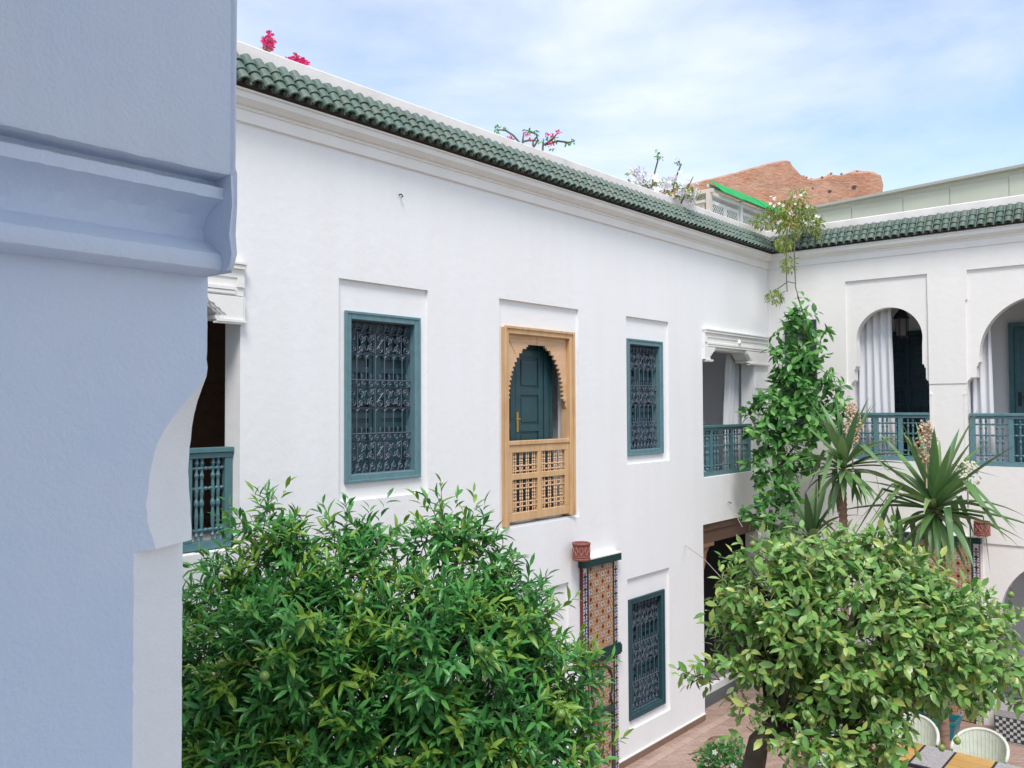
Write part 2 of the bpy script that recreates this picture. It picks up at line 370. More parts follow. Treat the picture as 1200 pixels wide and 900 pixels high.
# alfiz ledges
# cornice
PRO = [(0,7.845),(.030,7.855),(.030,7.965),(.045,7.97),(.045,7.995),(.075,8.0),(.115,8.03),(.135,8.04),(.135,8.095),(.155,8.10),(.155,8.118),(0,8.13)]
def cornice(axis, name, parent):
    mb = MB(); n = len(PRO)
    if axis == 'Y':
        a = [(-1, YA-e, z) for e,z in PRO]; b = [(XB-e, YA-e, z) for e,z in PRO]
    else:
        a = [(XB-e, YA-e, z) for e,z in PRO]; b = [(XB-e, -3, z) for e,z in PRO]
    mb.add(a+b, [(i,i+1,n+i+1,n+i) for i in range(n-1)])
    return mb.build(name, M['trim'], parent, smooth=25)
cornice('Y', 'cornice', LW)
# roof tiles
def tile_mesh():
    mb = MB(); n = 7; L_ = .147
    def ring(r, y, zo): return [(-r*math.cos(PI*j/(n-1)), y, zo + r*.95*math.sin(PI*j/(n-1))) for j in range(n)]
    A_ = ring(.062,0,.006); B_ = ring(.047,L_,.0); C_ = ring(.047,0,.004); D_ = ring(.044,.05,.004)
    mb.add(A_+B_, [(j,j+1,n+j+1,n+j) for j in range(n-1)])
    mb.add(A_+C_, [(j,n+j,n+j+1,j+1) for j in range(n-1)])
    mb.add(C_+D_, [(j,n+j,n+j+1,j+1) for j in range(n-1)])
    o = mb.build('roof_tile', M['tile'], None, smooth=50, fixn=False, weld=True, link=False)
    return o.data
TILE = tile_mesh()
E0, Z0, SL = .215, 8.15, R(57)                                # eave offset, eave height, slope
def tiles(parent, axis, u_from, u_to, u_keep, pitch=.1335):
    rest = MB(); pan = MB()
    tv = [v.co.copy() for v in TILE.vertices]; tf = [tuple(p.vertices) for p in TILE.polygons]
    nC = int(abs(u_to-u_from)/pitch); sg = 1 if u_to > u_from else -1
    for c in range(nC+1):
        u = u_from + sg*c*pitch
        for k in range(3):
            e = E0 - k*.113*math.cos(SL); z = Z0 + k*.113*math.sin(SL)
            if axis == 'Y' and u > XB-e-.0: continue
            if axis == 'X' and u > YA-e-.0: continue
            j = Matrix.Rotation(random.uniform(-.035,.035),4,'Z') @ Matrix.Rotation(random.uniform(-.03,.03),4,'X') @ Matrix.Rotation(random.uniform(-.06,.06),4,'Y')
            if axis == 'Y': mt4 = Matrix.Translation((u, YA-e, z+random.uniform(-.004,.004))) @ Matrix.Rotation(SL,4,'X') @ j
            else: mt4 = Matrix.Translation((XB-e, u, z+random.uniform(-.004,.004))) @ Matrix.Rotation(-PI/2,4,'Z') @ Matrix.Rotation(SL,4,'X') @ j
            if (u >= u_keep): share('roof_tile', TILE, parent, mt4)
            else: rest.add([mt4 @ v for v in tv], tf)
        # pan tile at the eave, hollow side up
        um = u + sg*pitch/2; n = 6; e = E0-.002
        if (axis == 'Y' and um < XB-e) or (axis == 'X' and um < YA-e):
            rings = []
            for (s_, r) in ((0,.052),(.38,.045)):
                ee = e - s_*math.cos(SL); zz = Z0+.014 + s_*math.sin(SL)
                for rr in (r, r-.012):
                    for q in range(n):
                        a = PI*q/(n-1); du = -rr*math.cos(a); dn = -rr*.8*math.sin(a)
                        off = (dn*math.sin(SL), dn*math.cos(SL))
                        if axis == 'Y': rings.append((um+du, YA-ee-off[0], zz+off[1]))
                        else: rings.append((XB-ee-off[0], um+du, zz+off[1]))
            fs = []
            for q in range(n-1):
                fs += [(q,q+1,2*n+q+1,2*n+q),(n+q,3*n+q,3*n+q+1,n+q+1),(q,n+q,n+q+1,q+1)]
            pan.add(rings, fs)
    if rest.v: tag(rest.build('roof_tile_run', M['tile'], parent, smooth=50, fixn=False), kind='stuff')
    tag(pan.build('pan_tile_row', M['pan'], parent, smooth=50, fixn=False), kind='stuff')
    mb = MB()                                                  # mortar bed under the tiles
    s_ = .42; pts = [(E0-.10,Z0+.02),(E0-.10-.33*math.cos(SL), Z0+.02+.36*math.sin(SL)),(-.3,8.48),(-.3,8.12)]
    if axis == 'Y': mb.add([(-1,YA-e,z) for e,z in pts]+[(XB-e,YA-e,z) for e,z in pts], [(0,1,5,4),(1,2,6,5),(0,4,7,3)])
    else: mb.add([(XB-e,YA-e,z) for e,z in pts]+[(XB-e,-3,z) for e,z in pts], [(0,1,5,4),(1,2,6,5),(0,4,7,3)])
    mb.build('mortar_bed', M['mortar'], parent)
tiles(LW, 'Y', -0.9, XB, 3.5)
CP = [(-.035,8.485),(-.03,8.607),(-.045,8.619),(-.33,8.622),(-.33,8.2)]
def coping(axis, parent):
    mb = MB(); n = len(CP)
    P0, P1 = ([(-1,YA-e,z) for e,z in CP],[(XB-e,YA-e,z) for e,z in CP]) if axis == 'Y' else ([(XB-e,YA-e,z) for e,z in CP],[(XB-e,-3,z) for e,z in CP])
    mb.add(P0+P1, [(i,(i+1)%n,n+(i+1)%n,n+i) for i in range(n)]); mb.build('parapet', M['coping'], parent)
coping('Y', LW)
# ---- windows with wrought iron
def spiral(c, r, a0, turns, sgn, n=13):                       # from outside to centre
    return [(c[0]+r*(1-.82*i/(n-1))*math.cos(a0+sgn*2*PI*turns*i/(n-1)), c[1]+r*(1-.82*i/(n-1))*math.sin(a0+sgn*2*PI*turns*i/(n-1))) for i in range(n)]
def s_scroll(x0,x1,z0,z1,flip=False):
    w_, h = x1-x0, z1-z0; r = min(w_*.42, h*.22); xc = (x0+x1)/2
    top = spiral((xc, z1-r-.004), r, PI if not flip else 0, 1.35, -1 if not flip else 1)
    bot = spiral((xc, z0+r+.004), r, 0 if not flip else PI, 1.35, -1 if not flip else 1)
    return top[::-1] + bot
def grille_mesh(W=.86, H=1.56):
    mb = MB(); rd = .005
    def line(p, rr=rd, n=4): mb.tube([(a,0,b) for a,b in p], rr, n, cap=False)
    cols = [0,.15,.40,.60,.85,1.0]; cols = [c*W for c in (0,.155,.425,.575,.845,1)]
    rows = [(0,.078,'thin'),(.078,.21,'ros'),(.21,.26,'small'),(.26,.43,'arc'),(.43,.565,'ros'),(.565,.612,'small'),(.612,.785,'arc'),(.785,.925,'ros'),(.925,1,'thin')]
    for a,b,t in rows:
        z0, z1 = a*H, b*H
        if t in ('ros','thin','arc'): line([(0,z1),(W,z1)], .0065)
        line([(0,z0),(W,z0)], .0065)
        if t == 'thin':
            nn = 9
            for i in range(nn):
                x0, x1 = W*i/nn, W*(i+1)/nn; r = min((x1-x0),(z1-z0))*.42
                line(spiral(((x0+x1)/2,(z0+z1)/2), r, PI/2 if i%2 else -PI/2, 1.4, 1 if i%2 else -1))
                line([((x0+x1)/2-(x1-x0)/2, z0),((x0+x1)/2, z1-.1*r)], .004)
        elif t == 'small':
            nn = 10
            for i in range(nn):
                xm = W*(i+.5)/nn; r = W/nn*.38
                line(spiral((xm,z0+r+.006), r, -PI/2, 1.3, 1 if i%2 else -1)); 
        elif t == 'ros':
            for i in range(5):
                x0,x1 = cols[i],cols[i+1]; line([(x0,z0),(x0,z1)])
                if i in (0,2,4): line(s_scroll(x0+.006,x1-.006,z0+.008,z1-.008,i==2))
                else:
                    xm, zm = (x0+x1)/2,(z0+z1)/2; hw, hh = (x1-x0)/2,(z1-z0)/2; r = min(hw,hh)*.36
                    for sx in (-1,1):
                        for sz in (-1,1):
                            line(spiral((xm+sx*hw*.60, zm+sz*hh*.60), r, PI/2*(1-sz)+ (0 if sz>0 else PI)+ (0 if sx<0 else PI), 1.35, sx*sz))
                    q = [(xm+hw*.42*math.cos(a_)*(1+.35*math.cos(4*a_)), zm+hh*.5*math.sin(a_)*(1+.35*math.cos(4*a_))) for a_ in np.linspace(0,2*PI,25)]
                    line(q)
                    line([(x0,z0),(xm-hw*.45,zm-hh*.45)],.004); line([(x1,z0),(xm+hw*.45,zm-hh*.45)],.004)
                    line([(x0,z1),(xm-hw*.45,zm+hh*.45)],.004); line([(x1,z1),(xm+hw*.45,zm+hh*.45)],.004)
            line([(W,z0),(W,z1)])
        elif t == 'arc':
            nn = 7; ww = W/nn
            for i in range(nn+1): line([(i*ww,z0),(i*ww,z1)], .006)
            for i in range(nn):
                line([(i*ww+ww/2+ww/2*math.cos(a_), z1-.05+.045*math.sin(a_)) for a_ in np.linspace(0,PI,9)])
                line([(i*ww+ww*.5,z0),(i*ww+ww*.5,z0+.05)]); line(spiral((i*ww+ww*.5,z0+.05),.016,-PI/2,1,1,8),.004)
    return mb
GR = None
def window(rc, parent, mats):
    global GR
    x0,x1,z0,z1 = rc; fw = .072
    W_ = MB()                                                  # shutter leaves behind the grille
    y = YA+.17
    W_.box(x0+.02,x1-.02,y+.03,y+.05,z0+.02,z1-.02)
    xm = (x0+x1)/2
    for a,b in ((x0+.05,xm-.035),(xm+.035,x1-.05)):
        for xx in (a,b-.05): W_.box(xx,xx+.05,y,y+.03,z0+.04,z1-.04)
        for fz in (.03,.31,.37,.65,.93):
            zz = z0+(z1-z0)*fz; W_.box(a+.05,b-.05,y+.002,y+.03,zz,zz+.06)
        for f0,f1 in ((.37,.65),(.65,.93)):
            n_ = 3; wd = (b-a-.1)/n_
            for i in range(n_):
                zb = z0+(z1-z0)*(f0+.085)
                W_.box(a+.05+i*wd+.012,a+.05+(i+1)*wd-.012,y-.035,y+.03,zb,zb+.07)
                W_.box(a+.05+i*wd-.006,a+.05+i*wd+.010,y-.006,y+.03,zb+.07,z0+(z1-z0)*f1)
    W_.box(xm-.034,xm+.034,y-.012,y+.03,z0+.03,z1-.03)
    fr = MB()
    for (a,b,c,d) in ((x0,x0+fw,z0,z1),(x1-fw,x1,z0,z1),(x0+fw,x1-fw,z0,z0+fw),(x0+fw,x1-fw,z1-fw,z1)):
        fr.bbox(a,b,YA+.012,YA+.10,c,d,.006); fr.box(a+.002,b-.002,YA+.1005,YA+.165,c+.002,d-.002)
    for (a,b,c,d) in ((x0-.012,x0+.016,z0-.012,z1+.012),(x1-.016,x1+.012,z0-.012,z1+.012),(x0+.016,x1-.016,z0-.012,z0+.016),(x0+.016,x1-.016,z1-.016,z1+.012)):
        fr.bbox(a,b,YA+.002,YA+.034,c,d,.004)
    win = fr.build('window', mats[0], parent)
    W_.build('shutter', mats[1], win)
    iw, ih = x1-x0-2*fw, z1-z0-2*fw
    mt4 = Matrix.Translation((x0+fw, YA+.085, z0+fw)) @ Matrix.Diagonal((iw/.86,1,ih/1.56,1))
    if GR is None:
        o = grille_mesh().build('grille', M['iron'], None, fixn=False, link=False); GR = o.data
    share('grille', GR, win, mt4)
    return win
window(WINS[0], LW, (M['teallite'], M['shutter']))
window(WINS[1], LW, (M['teallite'], M['shutter']))
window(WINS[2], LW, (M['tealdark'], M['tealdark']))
# ---- wooden balcony door
x0,x1,z0,z1 = DOOR
fr = MB(); t = .085
fr.bbox(x0,x0+t,6.972,7.14,z0,z1,.008); fr.bbox(x1-t,x1,6.972,7.14,z0+.02,z1,.008); fr.bbox(x0+t,x1-t,6.972,7.14,z1-t,z1,.008)
fr.bbox(x0-.012,x0+.022,6.955,6.971,z0,z1+.012,.004); fr.bbox(x1-.022,x1+.012,6.955,6.971,z0+.02,z1+.012,.004); fr.bbox(x0+.022,x1-.022,6.955,6.971,z1-.022,z1+.012,.004)
bd = fr.build('wooden_surround', M['wood'], LW)
mb = MB(); xa, xb = x0+t, x1-t; xc = (xa+xb)/2; Wd = (xb-xa)/2
zs, za = 5.30, 6.055
prof = []
nT = 26
for i in range(nT):                                            # stair-toothed pointed arch
    f0, f1 = i/nT, (i+1)/nT
    def hw(f):
        z = f
        return (Wd-.055)*math.sqrt(max(0,1-f**2.1))**.92 * (1 if f > .25 else 1-.10*(1-f/.25)**1.0*0)
    a_, b_ = hw(f0), hw(f1); tooth = .028 if i%2 else 0
    prof += [(zs+(za-zs)*f0, max(.004, b_-tooth)),(zs+(za-zs)*f1, max(.004, b_-tooth))]
prof = [(5.20,Wd-.005),(5.27,Wd-.035),(5.27,Wd-.015),(5.30,Wd-.015)] + prof
prof += [(za,.004),(z1-t,.004)]
p2 = [(z, w_) for z,w_ in prof]
mb.archfill('Y', 7.04, 7.075, xc, Wd-.0005, p2)
for sg in (-1,1):                                              # carved diagonal grooves: raised fillets
    mb.tube([(xc+sg*.08,7.037,za+.045),(xc+sg*(Wd-.06),7.037,za+.03)], .004, 4); mb.tube([(xc+sg*(Wd-.06),7.037,za+.03),(xc+sg*(Wd-.2),7.037,za-.16)], .004, 4)
mb.build('scalloped_arch', M['woodpink'], bd)
# balustrade panel
bz0, bz1 = z0+.045, 4.80
bl = MB(); by0, by1 = 7.0, 7.05
bl.bbox(xa+.001,xb-.001,by0-.015,by1+.01,bz1-.055,bz1,.006)
bl.bbox(xa+.001,xb-.001,by0,by1,bz0,bz0+.11,.005); bl.bbox(xa+.001,xb-.001,by0,by1,bz1-.15,bz1-.056,.005)
mid = bz0+.52
for a,b in ((xa+.001,xa+.09),(xb-.09,xb-.001),(xc-.04,xc+.04)): bl.bbox(a,b,by0,by1,bz0+.111,bz1-.151,.005)
for a,b in ((xa+.091,xc-.041),(xc+.041,xb-.091)): bl.bbox(a,b,by0,by1,mid,mid+.075,.005)
ba = bl.build('balustrade', M['wood'], LW)
def spindle_mesh(name, prof, n, mt):
    mb = MB(); mb.lathe(prof, n=n); return mb.build(name, mt, None, smooth=60, fixn=False, link=False).data
SP_W = spindle_mesh('spindle', [(.6,0),(.6,.06),(1,.09),(.55,.13),(1,.18),(1,.26),(.5,.32),(1.15,.40),(.55,.46),(1,.5),(.55,.54),(1.15,.60),(.5,.68),(1,.74),(1,.82),(.55,.87),(1,.91),(.6,.94),(.6,1)], 7, M['woodpink'])
for a,b in ((xa+.091,xc-.041),(xc+.041,xb-.091)):
    for (za_,zb_,rows) in ((bz0+.111,mid,(.16,.30,.72,.86)),(mid+.075,bz1-.151,(.12,.36))):
        nS = 4
        for i in range(nS):
            for dx in (-.018,.018):
                xx = a+(b-a)*(i+.5 + (0))/nS + dx*1.1
                share('spindle', SP_W, ba, Matrix.Translation((xx,7.025,za_)) @ Matrix.Diagonal((.012,.012,zb_-za_,1)))
        for f in rows:
            share('crossbar', SP_W, ba, Matrix.Translation((a,7.025,za_+f*(zb_-za_))) @ Matrix.Rotation(PI/2,4,'Y') @ Matrix.Diagonal((.011,.011,b-a,1)))
# teal door leaves set back inside
yd = 7.215
def leaf_door(mb, a, b, c, d, y, splits):
    s_ = .095
    mb.box(a,b,y+.02,y+.045,c,d)
    mb.bbox(a,a+s_,y,y+.02,c,d,.004); mb.bbox(b-s_,b,y,y+.02,c,d,.004)
    for i, z in enumerate(splits): mb.bbox(a+s_,b-s_,y+.001,y+.02,z,z+.09,.004)
    for za_, zb_ in zip(splits, splits[1:]):
        if zb_-za_ > .2: mb.bbox(a+s_+.035,b-s_-.035,y+.006,y+.02,za_+.125,zb_-.035,.005)
db = MB()
db.box(8.0,8.245,7.20,7.27,3.75,6.3); 
leaf_door(db, 8.25,8.56,3.78,6.3,yd,[3.80,4.45,4.93,5.45,6.2])
leaf_door(db, 8.565,9.14,3.78,6.3,yd,[3.80,4.42,4.90,5.38,5.88,6.2])
db.box(9.145,9.22,7.20,7.27,3.75,6.3); db.box(9.22,9.27,7.215,7.27,3.75,6.3); db.box(9.27,9.33,7.205,7.27,3.75,6.3)
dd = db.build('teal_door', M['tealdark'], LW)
hb = MB(); hb.bbox(8.575,8.615,yd-.012,yd,4.90,5.16,.004); hb.tube([(8.595,yd-.012,5.07),(8.595,yd-.05,5.07),(8.50,yd-.055,5.07)], .010, 6)
hb.build('handle', M['brass'], dd)
# ---- loggia lintels (carved plaster) and railings
def lintel(parent, xa, xb, zt):
    mb = MB()
    mb.box(xa,xb,6.955,6.999,zt-.14,zt-.02); mb.box(xa-.01,xb+.01,6.93,6.9545,zt-.06,zt-.025); mb.box(xa-.015,xb+.015,6.92,6.999,zt-.0195,zt)
    mb.box(xa,xb,6.965,6.999,zt-.30,zt-.1405)
    mb.box(xa+.09,xb-.09,6.945,6.9645,zt-.255,zt-.225); mb.box(xa+.09,xb-.09,6.95,6.9645,zt-.29,zt-.265)
    mb.box(xa,xa+.07,6.95,6.9645,zt-.225,zt-.141); mb.box(xb-.07,xb,6.95,6.9645,zt-.225,zt-.141)
    o = mb.build('carved_lintel', M['trim'], parent)
    xm = (xa+xb)/2; q = MB(); q.lathe([(.02,0),(.05,.03),(.05,.06),(.025,.10),(.008,.13)], (xm,6.965,zt-.22), 8); q.build('boss', M['trim'], o, smooth=50)
    return o
def corbel(parent, xe, sg, zt, xw):                            # stepped muqarnas bracket; xe wall edge, sg into opening
    mb = MB()
    def lobes(k, ins):                                        # three rounded lobes stepping back to the wall
        pts = [(0,0),(.44-ins,0),(.44-ins,-.028)]
        for (c,zc_,r_) in ((.375,-.028,.045),(.315,-.075,.04),(.262,-.118,.036)):
            pts += [(c-ins+r_*math.cos(a),zc_-r_*math.sin(a)) for a in np.linspace(.15,PI/2,5)]
        pts += [(.235-ins,-.175),(.26-ins,-.18),(.26-ins,-.212),(0,-.212)]
        return [(xe+sg*u,zt+w_) for u,w_ in pts]
    mb.prism(lobes(0,0),'Y',6.985,7.24); mb.prism(lobes(0,.03),'Y',6.965,6.9845); mb.prism([(u,w_) for u,w_ in lobes(0,.065)],'Y',6.95,6.9645)
    a, b = sorted((xe+sg*.275, xw))
    mb.box(a,b,6.935,6.9495,zt-.236,zt-.2125); mb.box(a,b,6.945,6.999,zt-.2125-.04,zt-.2365)
    a, b = sorted((xe-sg*.005, xw)); mb.box(a,b,6.955,6.9995,zt-.2120,zt)
    mb.build('corbel', M['trim'], parent)
lt = lintel(LW, 13.24, 15.80, 6.54)
corbel(lt, 13.215, 1, 6.235, 13.24); corbel(lt, 15.20, -1, 6.235, 15.80)
lt = lintel(LW, 1.85, 4.42, 6.545)
corbel(lt, 4.41, -1, 6.235, 4.43); corbel(lt, 2.42, 1, 6.235, 1.85)
mb = MB(); mb.box(15.26,15.87,6.985,6.999,5.56,5.85); mb.build('recess_panel', M['white'], LW)
SP_T = spindle_mesh('spindle', [(.8,0),(.8,.05),(1.2,.07),(.6,.10),(.75,.16),(1.05,.30),(.65,.40),(1.2,.44),(1.2,.47),(.65,.51),(1.05,.60),(.7,.74),(1.2,.79),(.7,.83),(.7,.90),(1.2,.94),(.8,.97),(.8,1)], 7, M['teal'])
def railing(parent, axis, p, u0, u1, z0, z1, posts, per, mt):
    """frame with posts at fractions, spindles between, two cross rails high and one low"""
    P = MB(); d = .028
    def bx(ua,ub,a,b,za,zb): 
        ua,ub = sorted((ua,ub))
        if axis == 'Y': P.bbox(ua,ub,p+a,p+b,za,zb,.004)
        else: P.bbox(p+a,p+b,ua,ub,za,zb,.004)
    bx(u0,u1,-d-.03,d+.02,z1-.045,z1); bx(u0,u1,-d-.008,d,z1-.095,z1-.047); bx(u0,u1,-d,d,z0,z0+.075)
    us = [u0+(u1-u0)*f for f in posts]; pw = .038
    for i,u in enumerate(us):
        u_ = u + (pw if i == 0 else (-pw if i == len(us)-1 else 0))*(1 if u1 > u0 else -1)
        us[i] = u_; bx(u_-pw,u_+pw,-d-.003,d+.003,z0+.0755,z1-.0955)
    o = P.build('railing', mt, parent)
    H0, H1 = z0+.075, z1-.095
    for ua, ub in zip(us, us[1:]):
        s_ = 1 if ub > ua else -1; a, b = ua+s_*pw, ub-s_*pw
        for i in range(per):
            u = a+(b-a)*(i+.5+(.18 if i%2 == 0 else -.18))/per
            loc = (u,p,H0) if axis == 'Y' else (p,u,H0)
            share('spindle', SP_T, o, Matrix.Translation(loc) @ Matrix.Diagonal((.019,.019,H1-H0,1)))
        for zz in (H1-.09, H1-.27, H0+.10):
            rot = Matrix.Rotation(PI/2*1,4,'Y') if axis == 'Y' else Matrix.Rotation(-PI/2,4,'X')
            st = min(a,b); loc = (st,p,zz) if axis == 'Y' else (p,st,zz)
            share('crossbar', SP_T, o, Matrix.Translation(loc) @ rot @ Matrix.Diagonal((.016,.016,abs(b-a),1)))
    return o
railing(LW, 'Y', 7.10, 13.217, 15.198, 4.02, 4.90, (0,.22,.62,1), 4, M['teal'])
railing(LW, 'Y', 7.14, 2.43, 4.405, 3.96, 4.87, (0,.4,.78,1), 4, M['teal'])
mb = MB(); leaf_door(mb, 2.6,3.5,3.93,6.3,8.78,[3.95,4.6,5.4,6.2]); leaf_door(mb, 3.505,4.6,3.93,6.3,8.78,[3.95,4.6,5.4,6.2]); leaf_door(mb, 4.605,5.8,3.93,6.3,8.78,[3.95,4.6,5.4,6.2]); mb.build('gallery_door', M['brownwood'], LW)
# ---- ground-floor passage: wooden lintel, bracket, platform
mb = MB()
mb.box(13.18,15.29,7.02,7.24,3.12,3.232); mb.box(13.18,15.29,7.04,7.235,2.90,3.119); mb.box(13.18,15.29,7.015,7.0195,3.17,3.19)
mb.build('wooden_lintel', M['brownwood'], LW)
mb = MB(); mb.box(13.18,13.62,7.03,7.22,2.84,2.898); mb.prism([(13.18,2.3),(13.28,2.3),(13.30,2.45),(13.36,2.55),(13.40,2.72),(13.52,2.838),(13.18,2.838)],'Y',7.06,7.19)
mb.build('wooden_bracket', mat('carved_bracket_wood', (.22,.12,.07), .6, [(40,.002)]), LW)
mb = MB(); mb.box(13.0,15.85,7.56,9.5,.005,.13); mb.build('platform', M['trim'], LW)
mb = MB(); mb.box(13.0,15.85,7.66,9.0,.1305,.136); mb.build('mosaic_inlay', M['mosaicgrey'], LW)
# ------------------------------------------------------------------ back wing
BW = thing('courtyard_house', 'cream arcaded wing across the back with horseshoe arches and teal railings', 'building', (XB,3,0), 'white courtyard wings under green tiled eaves')
A1, A2 = 4.795, 2.42
AW1, AW2 = .66, 1.13
mb = MB()
PB = [(4.138,5.525,5.595,7.48),(1.32,3.52,5.595,7.48)]
a1h = (A1-AW1,A1+AW1,4.26,6.955); a2h = (A2-AW2,A2+AW2,4.22,6.985); a3 = 2.1; a3h = (a3-1.13,a3+1.13,-.1,2.82)
lower = [(4.138-0,5.5,4.26,5.595)]
mb.wall('X', XB-.012, XB+.02, -3, 6.998, 5.59, 8.2, PB+[a1h,a2h])
mb.wall('X', XB, XB+.021, -3, 6.998, 0, 5.589, [a1h,a2h,(-1.0,3.36,-.1,2.96)])
mb.wall('X', XB+.0215, XB+.22, -3, 6.998, 0, 8.2, [a1h,a2h,a3h])
def harch(c, W, R_, zc, zi):
    # stepped corbels then stilted round arch
    pr = [(zi,W),(zi+.05,W-.02),(zi+.05,W-.035),(zi+.085,W-.055),(zi+.085,R_+.045),(zi+.27,R_+.045),(zi+.27,R_+.03),(zi+.33,R_+.015),(zi+.335,R_-.012),(zi+.36,R_-.01)]
    pr.append((max(zi+.365,zc-.12),R_-.008))
    for a in np.linspace(0,PI/2,22): pr.append((zc+R_*math.sin(a), max(.001,R_*math.cos(a))))
    return pr
mb.archfill('X', XB+.0215, XB+.22, A1, AW1+.0001, harch(A1,AW1,.56,6.395,5.60))
mb.archfill('X', XB+.0215, XB+.22, A2, AW2+.0001, harch(A2,AW2,.94,6.045,5.60))
mb.archfill('X', XB+.0215, XB+.22, a3, 1.1301, harch(a3,1.13,1.03,1.79,1.45))
mb.build('wall', M['cream'], BW)
# column chamfer stops (small scoops under the impost line, shown as raised quarter fillets)
mb = MB()
for ye, sg in ((A1-AW1,-1),(A2+AW2,1),(A1+AW1,1)):
    for q in range(7):
        a_ = PI/2*q/6
    mb = MB(); pts = [(ye+sg*.001, 5.40),(ye+sg*.055,5.40)] + [(ye+sg*(.055-.05*math.sin(a_)), 5.41+.10*(1-math.cos(a_))) for a_ in np.linspace(0,PI/2,7)]
    mb.prism([(p[0],p[1]) for p in pts], 'X', XB-.012, XB-.0005)
    a,b = sorted((ye+sg*.001, ye+sg*.05)); mb.box(XB-.006,XB-.0005,a,b,4.3,5.402)
    mb.build('column_chamfer', M['cream'], BW)
mb = MB(); mb.box(XB+.22,XB+5,-3,6.99,8.05,8.2); mb.box(XB+4.9,XB+5,-3,7,0,8.05); mb.box(XB+.22,XB+5,-3,-2.9,0,8.05); mb.build('roof_slab', M['coping'], BW)
for a_ in ((XB+.22,17.7,-2.5,6.9,4.2,7.5,'x0'),(XB+.22,18.2,-2.5,6.9,.004,3.6,'x0')):
    mb = MB(); shell(mb, *a_); mb.build('gallery_lining', M['inner'], BW, fixn=False)
cornice('X', 'cornice', BW)
tiles(BW, 'X', YA, -2.9, 1.2); coping('X', BW)
mb = MB(); mb.box(XB-.018,XB-.0005,3.4,6.9,.001,.10); mb.build('skirting', M['skirt'], BW)
# railings, inner doors
railing(BW, 'X', XB+.07, A1+AW1-.02, A1-AW1+.005, 4.265, 5.10, (0,.3,.62,1), 3, M['teallite'])
railing(BW, 'X', XB+.07, A2+AW2-.02, A2-AW2+.01, 4.225, 5.09, (0,.27,.55,.8,1), 4, M['teallite'])
# dark grille door behind the first arch
mb = MB(); xd = 17.66
mb.box(xd,xd+.03,4.2,5.75,4.2,6.66)
for y_ in (4.2,4.93,5.68): mb.bbox(xd-.05,xd,y_,y_+.07,4.2,6.66,.004)
for z_ in (4.2,4.75,5.5,6.2,6.59): mb.bbox(xd-.045,xd-.001,4.27,5.68,z_,z_+.07,.004)
gd = mb.build('grille_door', M['tealdark'], BW)
for (ya,yb) in ((4.28,4.92),(5.01,5.67)):
    share('grille', GR, gd, Matrix.Translation((xd-.06,yb,4.8)) @ Matrix.Rotation(-PI/2,4,'Z') @ Matrix.Diagonal(((yb-ya)/.86,1,1.1,1)))
mb = MB(); leaf_door(mb, 0,.95,4.22,6.62,0,[4.24,4.9,5.65,6.5])
mb.v = [(17.62+p[1], 3.16-p[0], p[2]) for p in mb.v]
for y_ in (3.16,2.13): mb.bbox(17.56,17.70,y_,y_+.08,4.2,6.70,.004)
mb.bbox(17.56,17.70,2.21,3.16,6.62,6.70,.004)
td = mb.build('teal_door', M['teal'], BW)
hb = MB(); hb.bbox(17.605,17.62,3.06,3.11,5.2,5.45,.003); hb.tube([(17.6,3.085,5.36),(17.56,3.085,5.36),(17.56,2.97,5.36)],.01,6); hb.build('handle', M['black'], td)
# ------------------------------------------------------------------ foreground gallery (where the camera stands)
FG = thing('gallery_pillar', 'blue-shaded plaster pillar with stepped mouldings and a chamfered corner, close in front on the left', 'pillar', (0,2.2,0))
YC, XF = 2.058, 1.2
rows = [(-.0,1.009,2.176),(4.868,1.009,2.176),(4.8685,1.066,2.132),(4.90,1.055,2.130),(4.94,1.042,2.138),(4.98,1.038,2.142),(5.05,1.046,2.150),(5.09,1.055,2.146),(5.13,1.067,2.140),(5.165,1.086,2.133),(5.20,1.112,2.120),(5.235,1.142,2.105),(5.265,1.172,2.085),(5.30,1.1985,2.0605),(5.56,1.1995,2.0585)]
mb = MB()
def ring(z,xp,yp): return [(.55,YC,z),(xp,YC,z),(XF,yp,z),(XF,2.75,z),(.55,2.75,z)]
for r_ in rows: pass
nr = 5
def fine_rows():
    out_ = []
    for a,b in zip(rows, rows[1:]):
        n_ = max(1,int((b[0]-a[0])/.02))
        for k in range(n_): t_ = k/n_; out_.append((a[0]+(b[0]-a[0])*t_, a[1]+(b[1]-a[1])*t_+random.gauss(0,.0009), a[2]+(b[2]-a[2])*t_+random.gauss(0,.0009)))
    return out_+[rows[-1]]
rows = fine_rows()
vs = [p for r_ in rows for p in ring(*r_)]
for j in range(nr):
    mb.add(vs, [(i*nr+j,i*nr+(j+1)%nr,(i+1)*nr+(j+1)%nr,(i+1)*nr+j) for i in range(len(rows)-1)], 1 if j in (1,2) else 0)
shaft = mb.build('shaft', [M['shadeplaster'], M['chamfer']], FG, smooth=13, weld=True)
mp_ = [(2.058,5.556),(1.985,5.558),(1.972,5.565),(1.968,5.585),(1.975,5.605),(2.0,5.62),(2.025,5.64),(2.055,5.65),(2.06,5.68),(2.045,5.71),(2.0,5.735),(1.962,5.742),(1.964,5.772),(2.01,5.778),(2.01,5.797),(1.938,5.80),(1.934,5.81),(1.934,6.45),(2.75,6.45),(2.75,5.556)]
def rough_prism(mb, poly, xs, amp):
    n = len(poly); vs = []
    for i, x_ in enumerate(xs):
        for (u,w_) in poly: vs.append((x_, u+random.gauss(0,amp), w_+random.gauss(0,amp)))
    mb.add(vs, [(i*n+j,i*n+(j+1)%n,(i+1)*n+(j+1)%n,(i+1)*n+j) for i in range(len(xs)-1) for j in range(n)]+[tuple(range(n)),tuple(range(len(xs)*n-1,(len(xs)-1)*n-1,-1))])
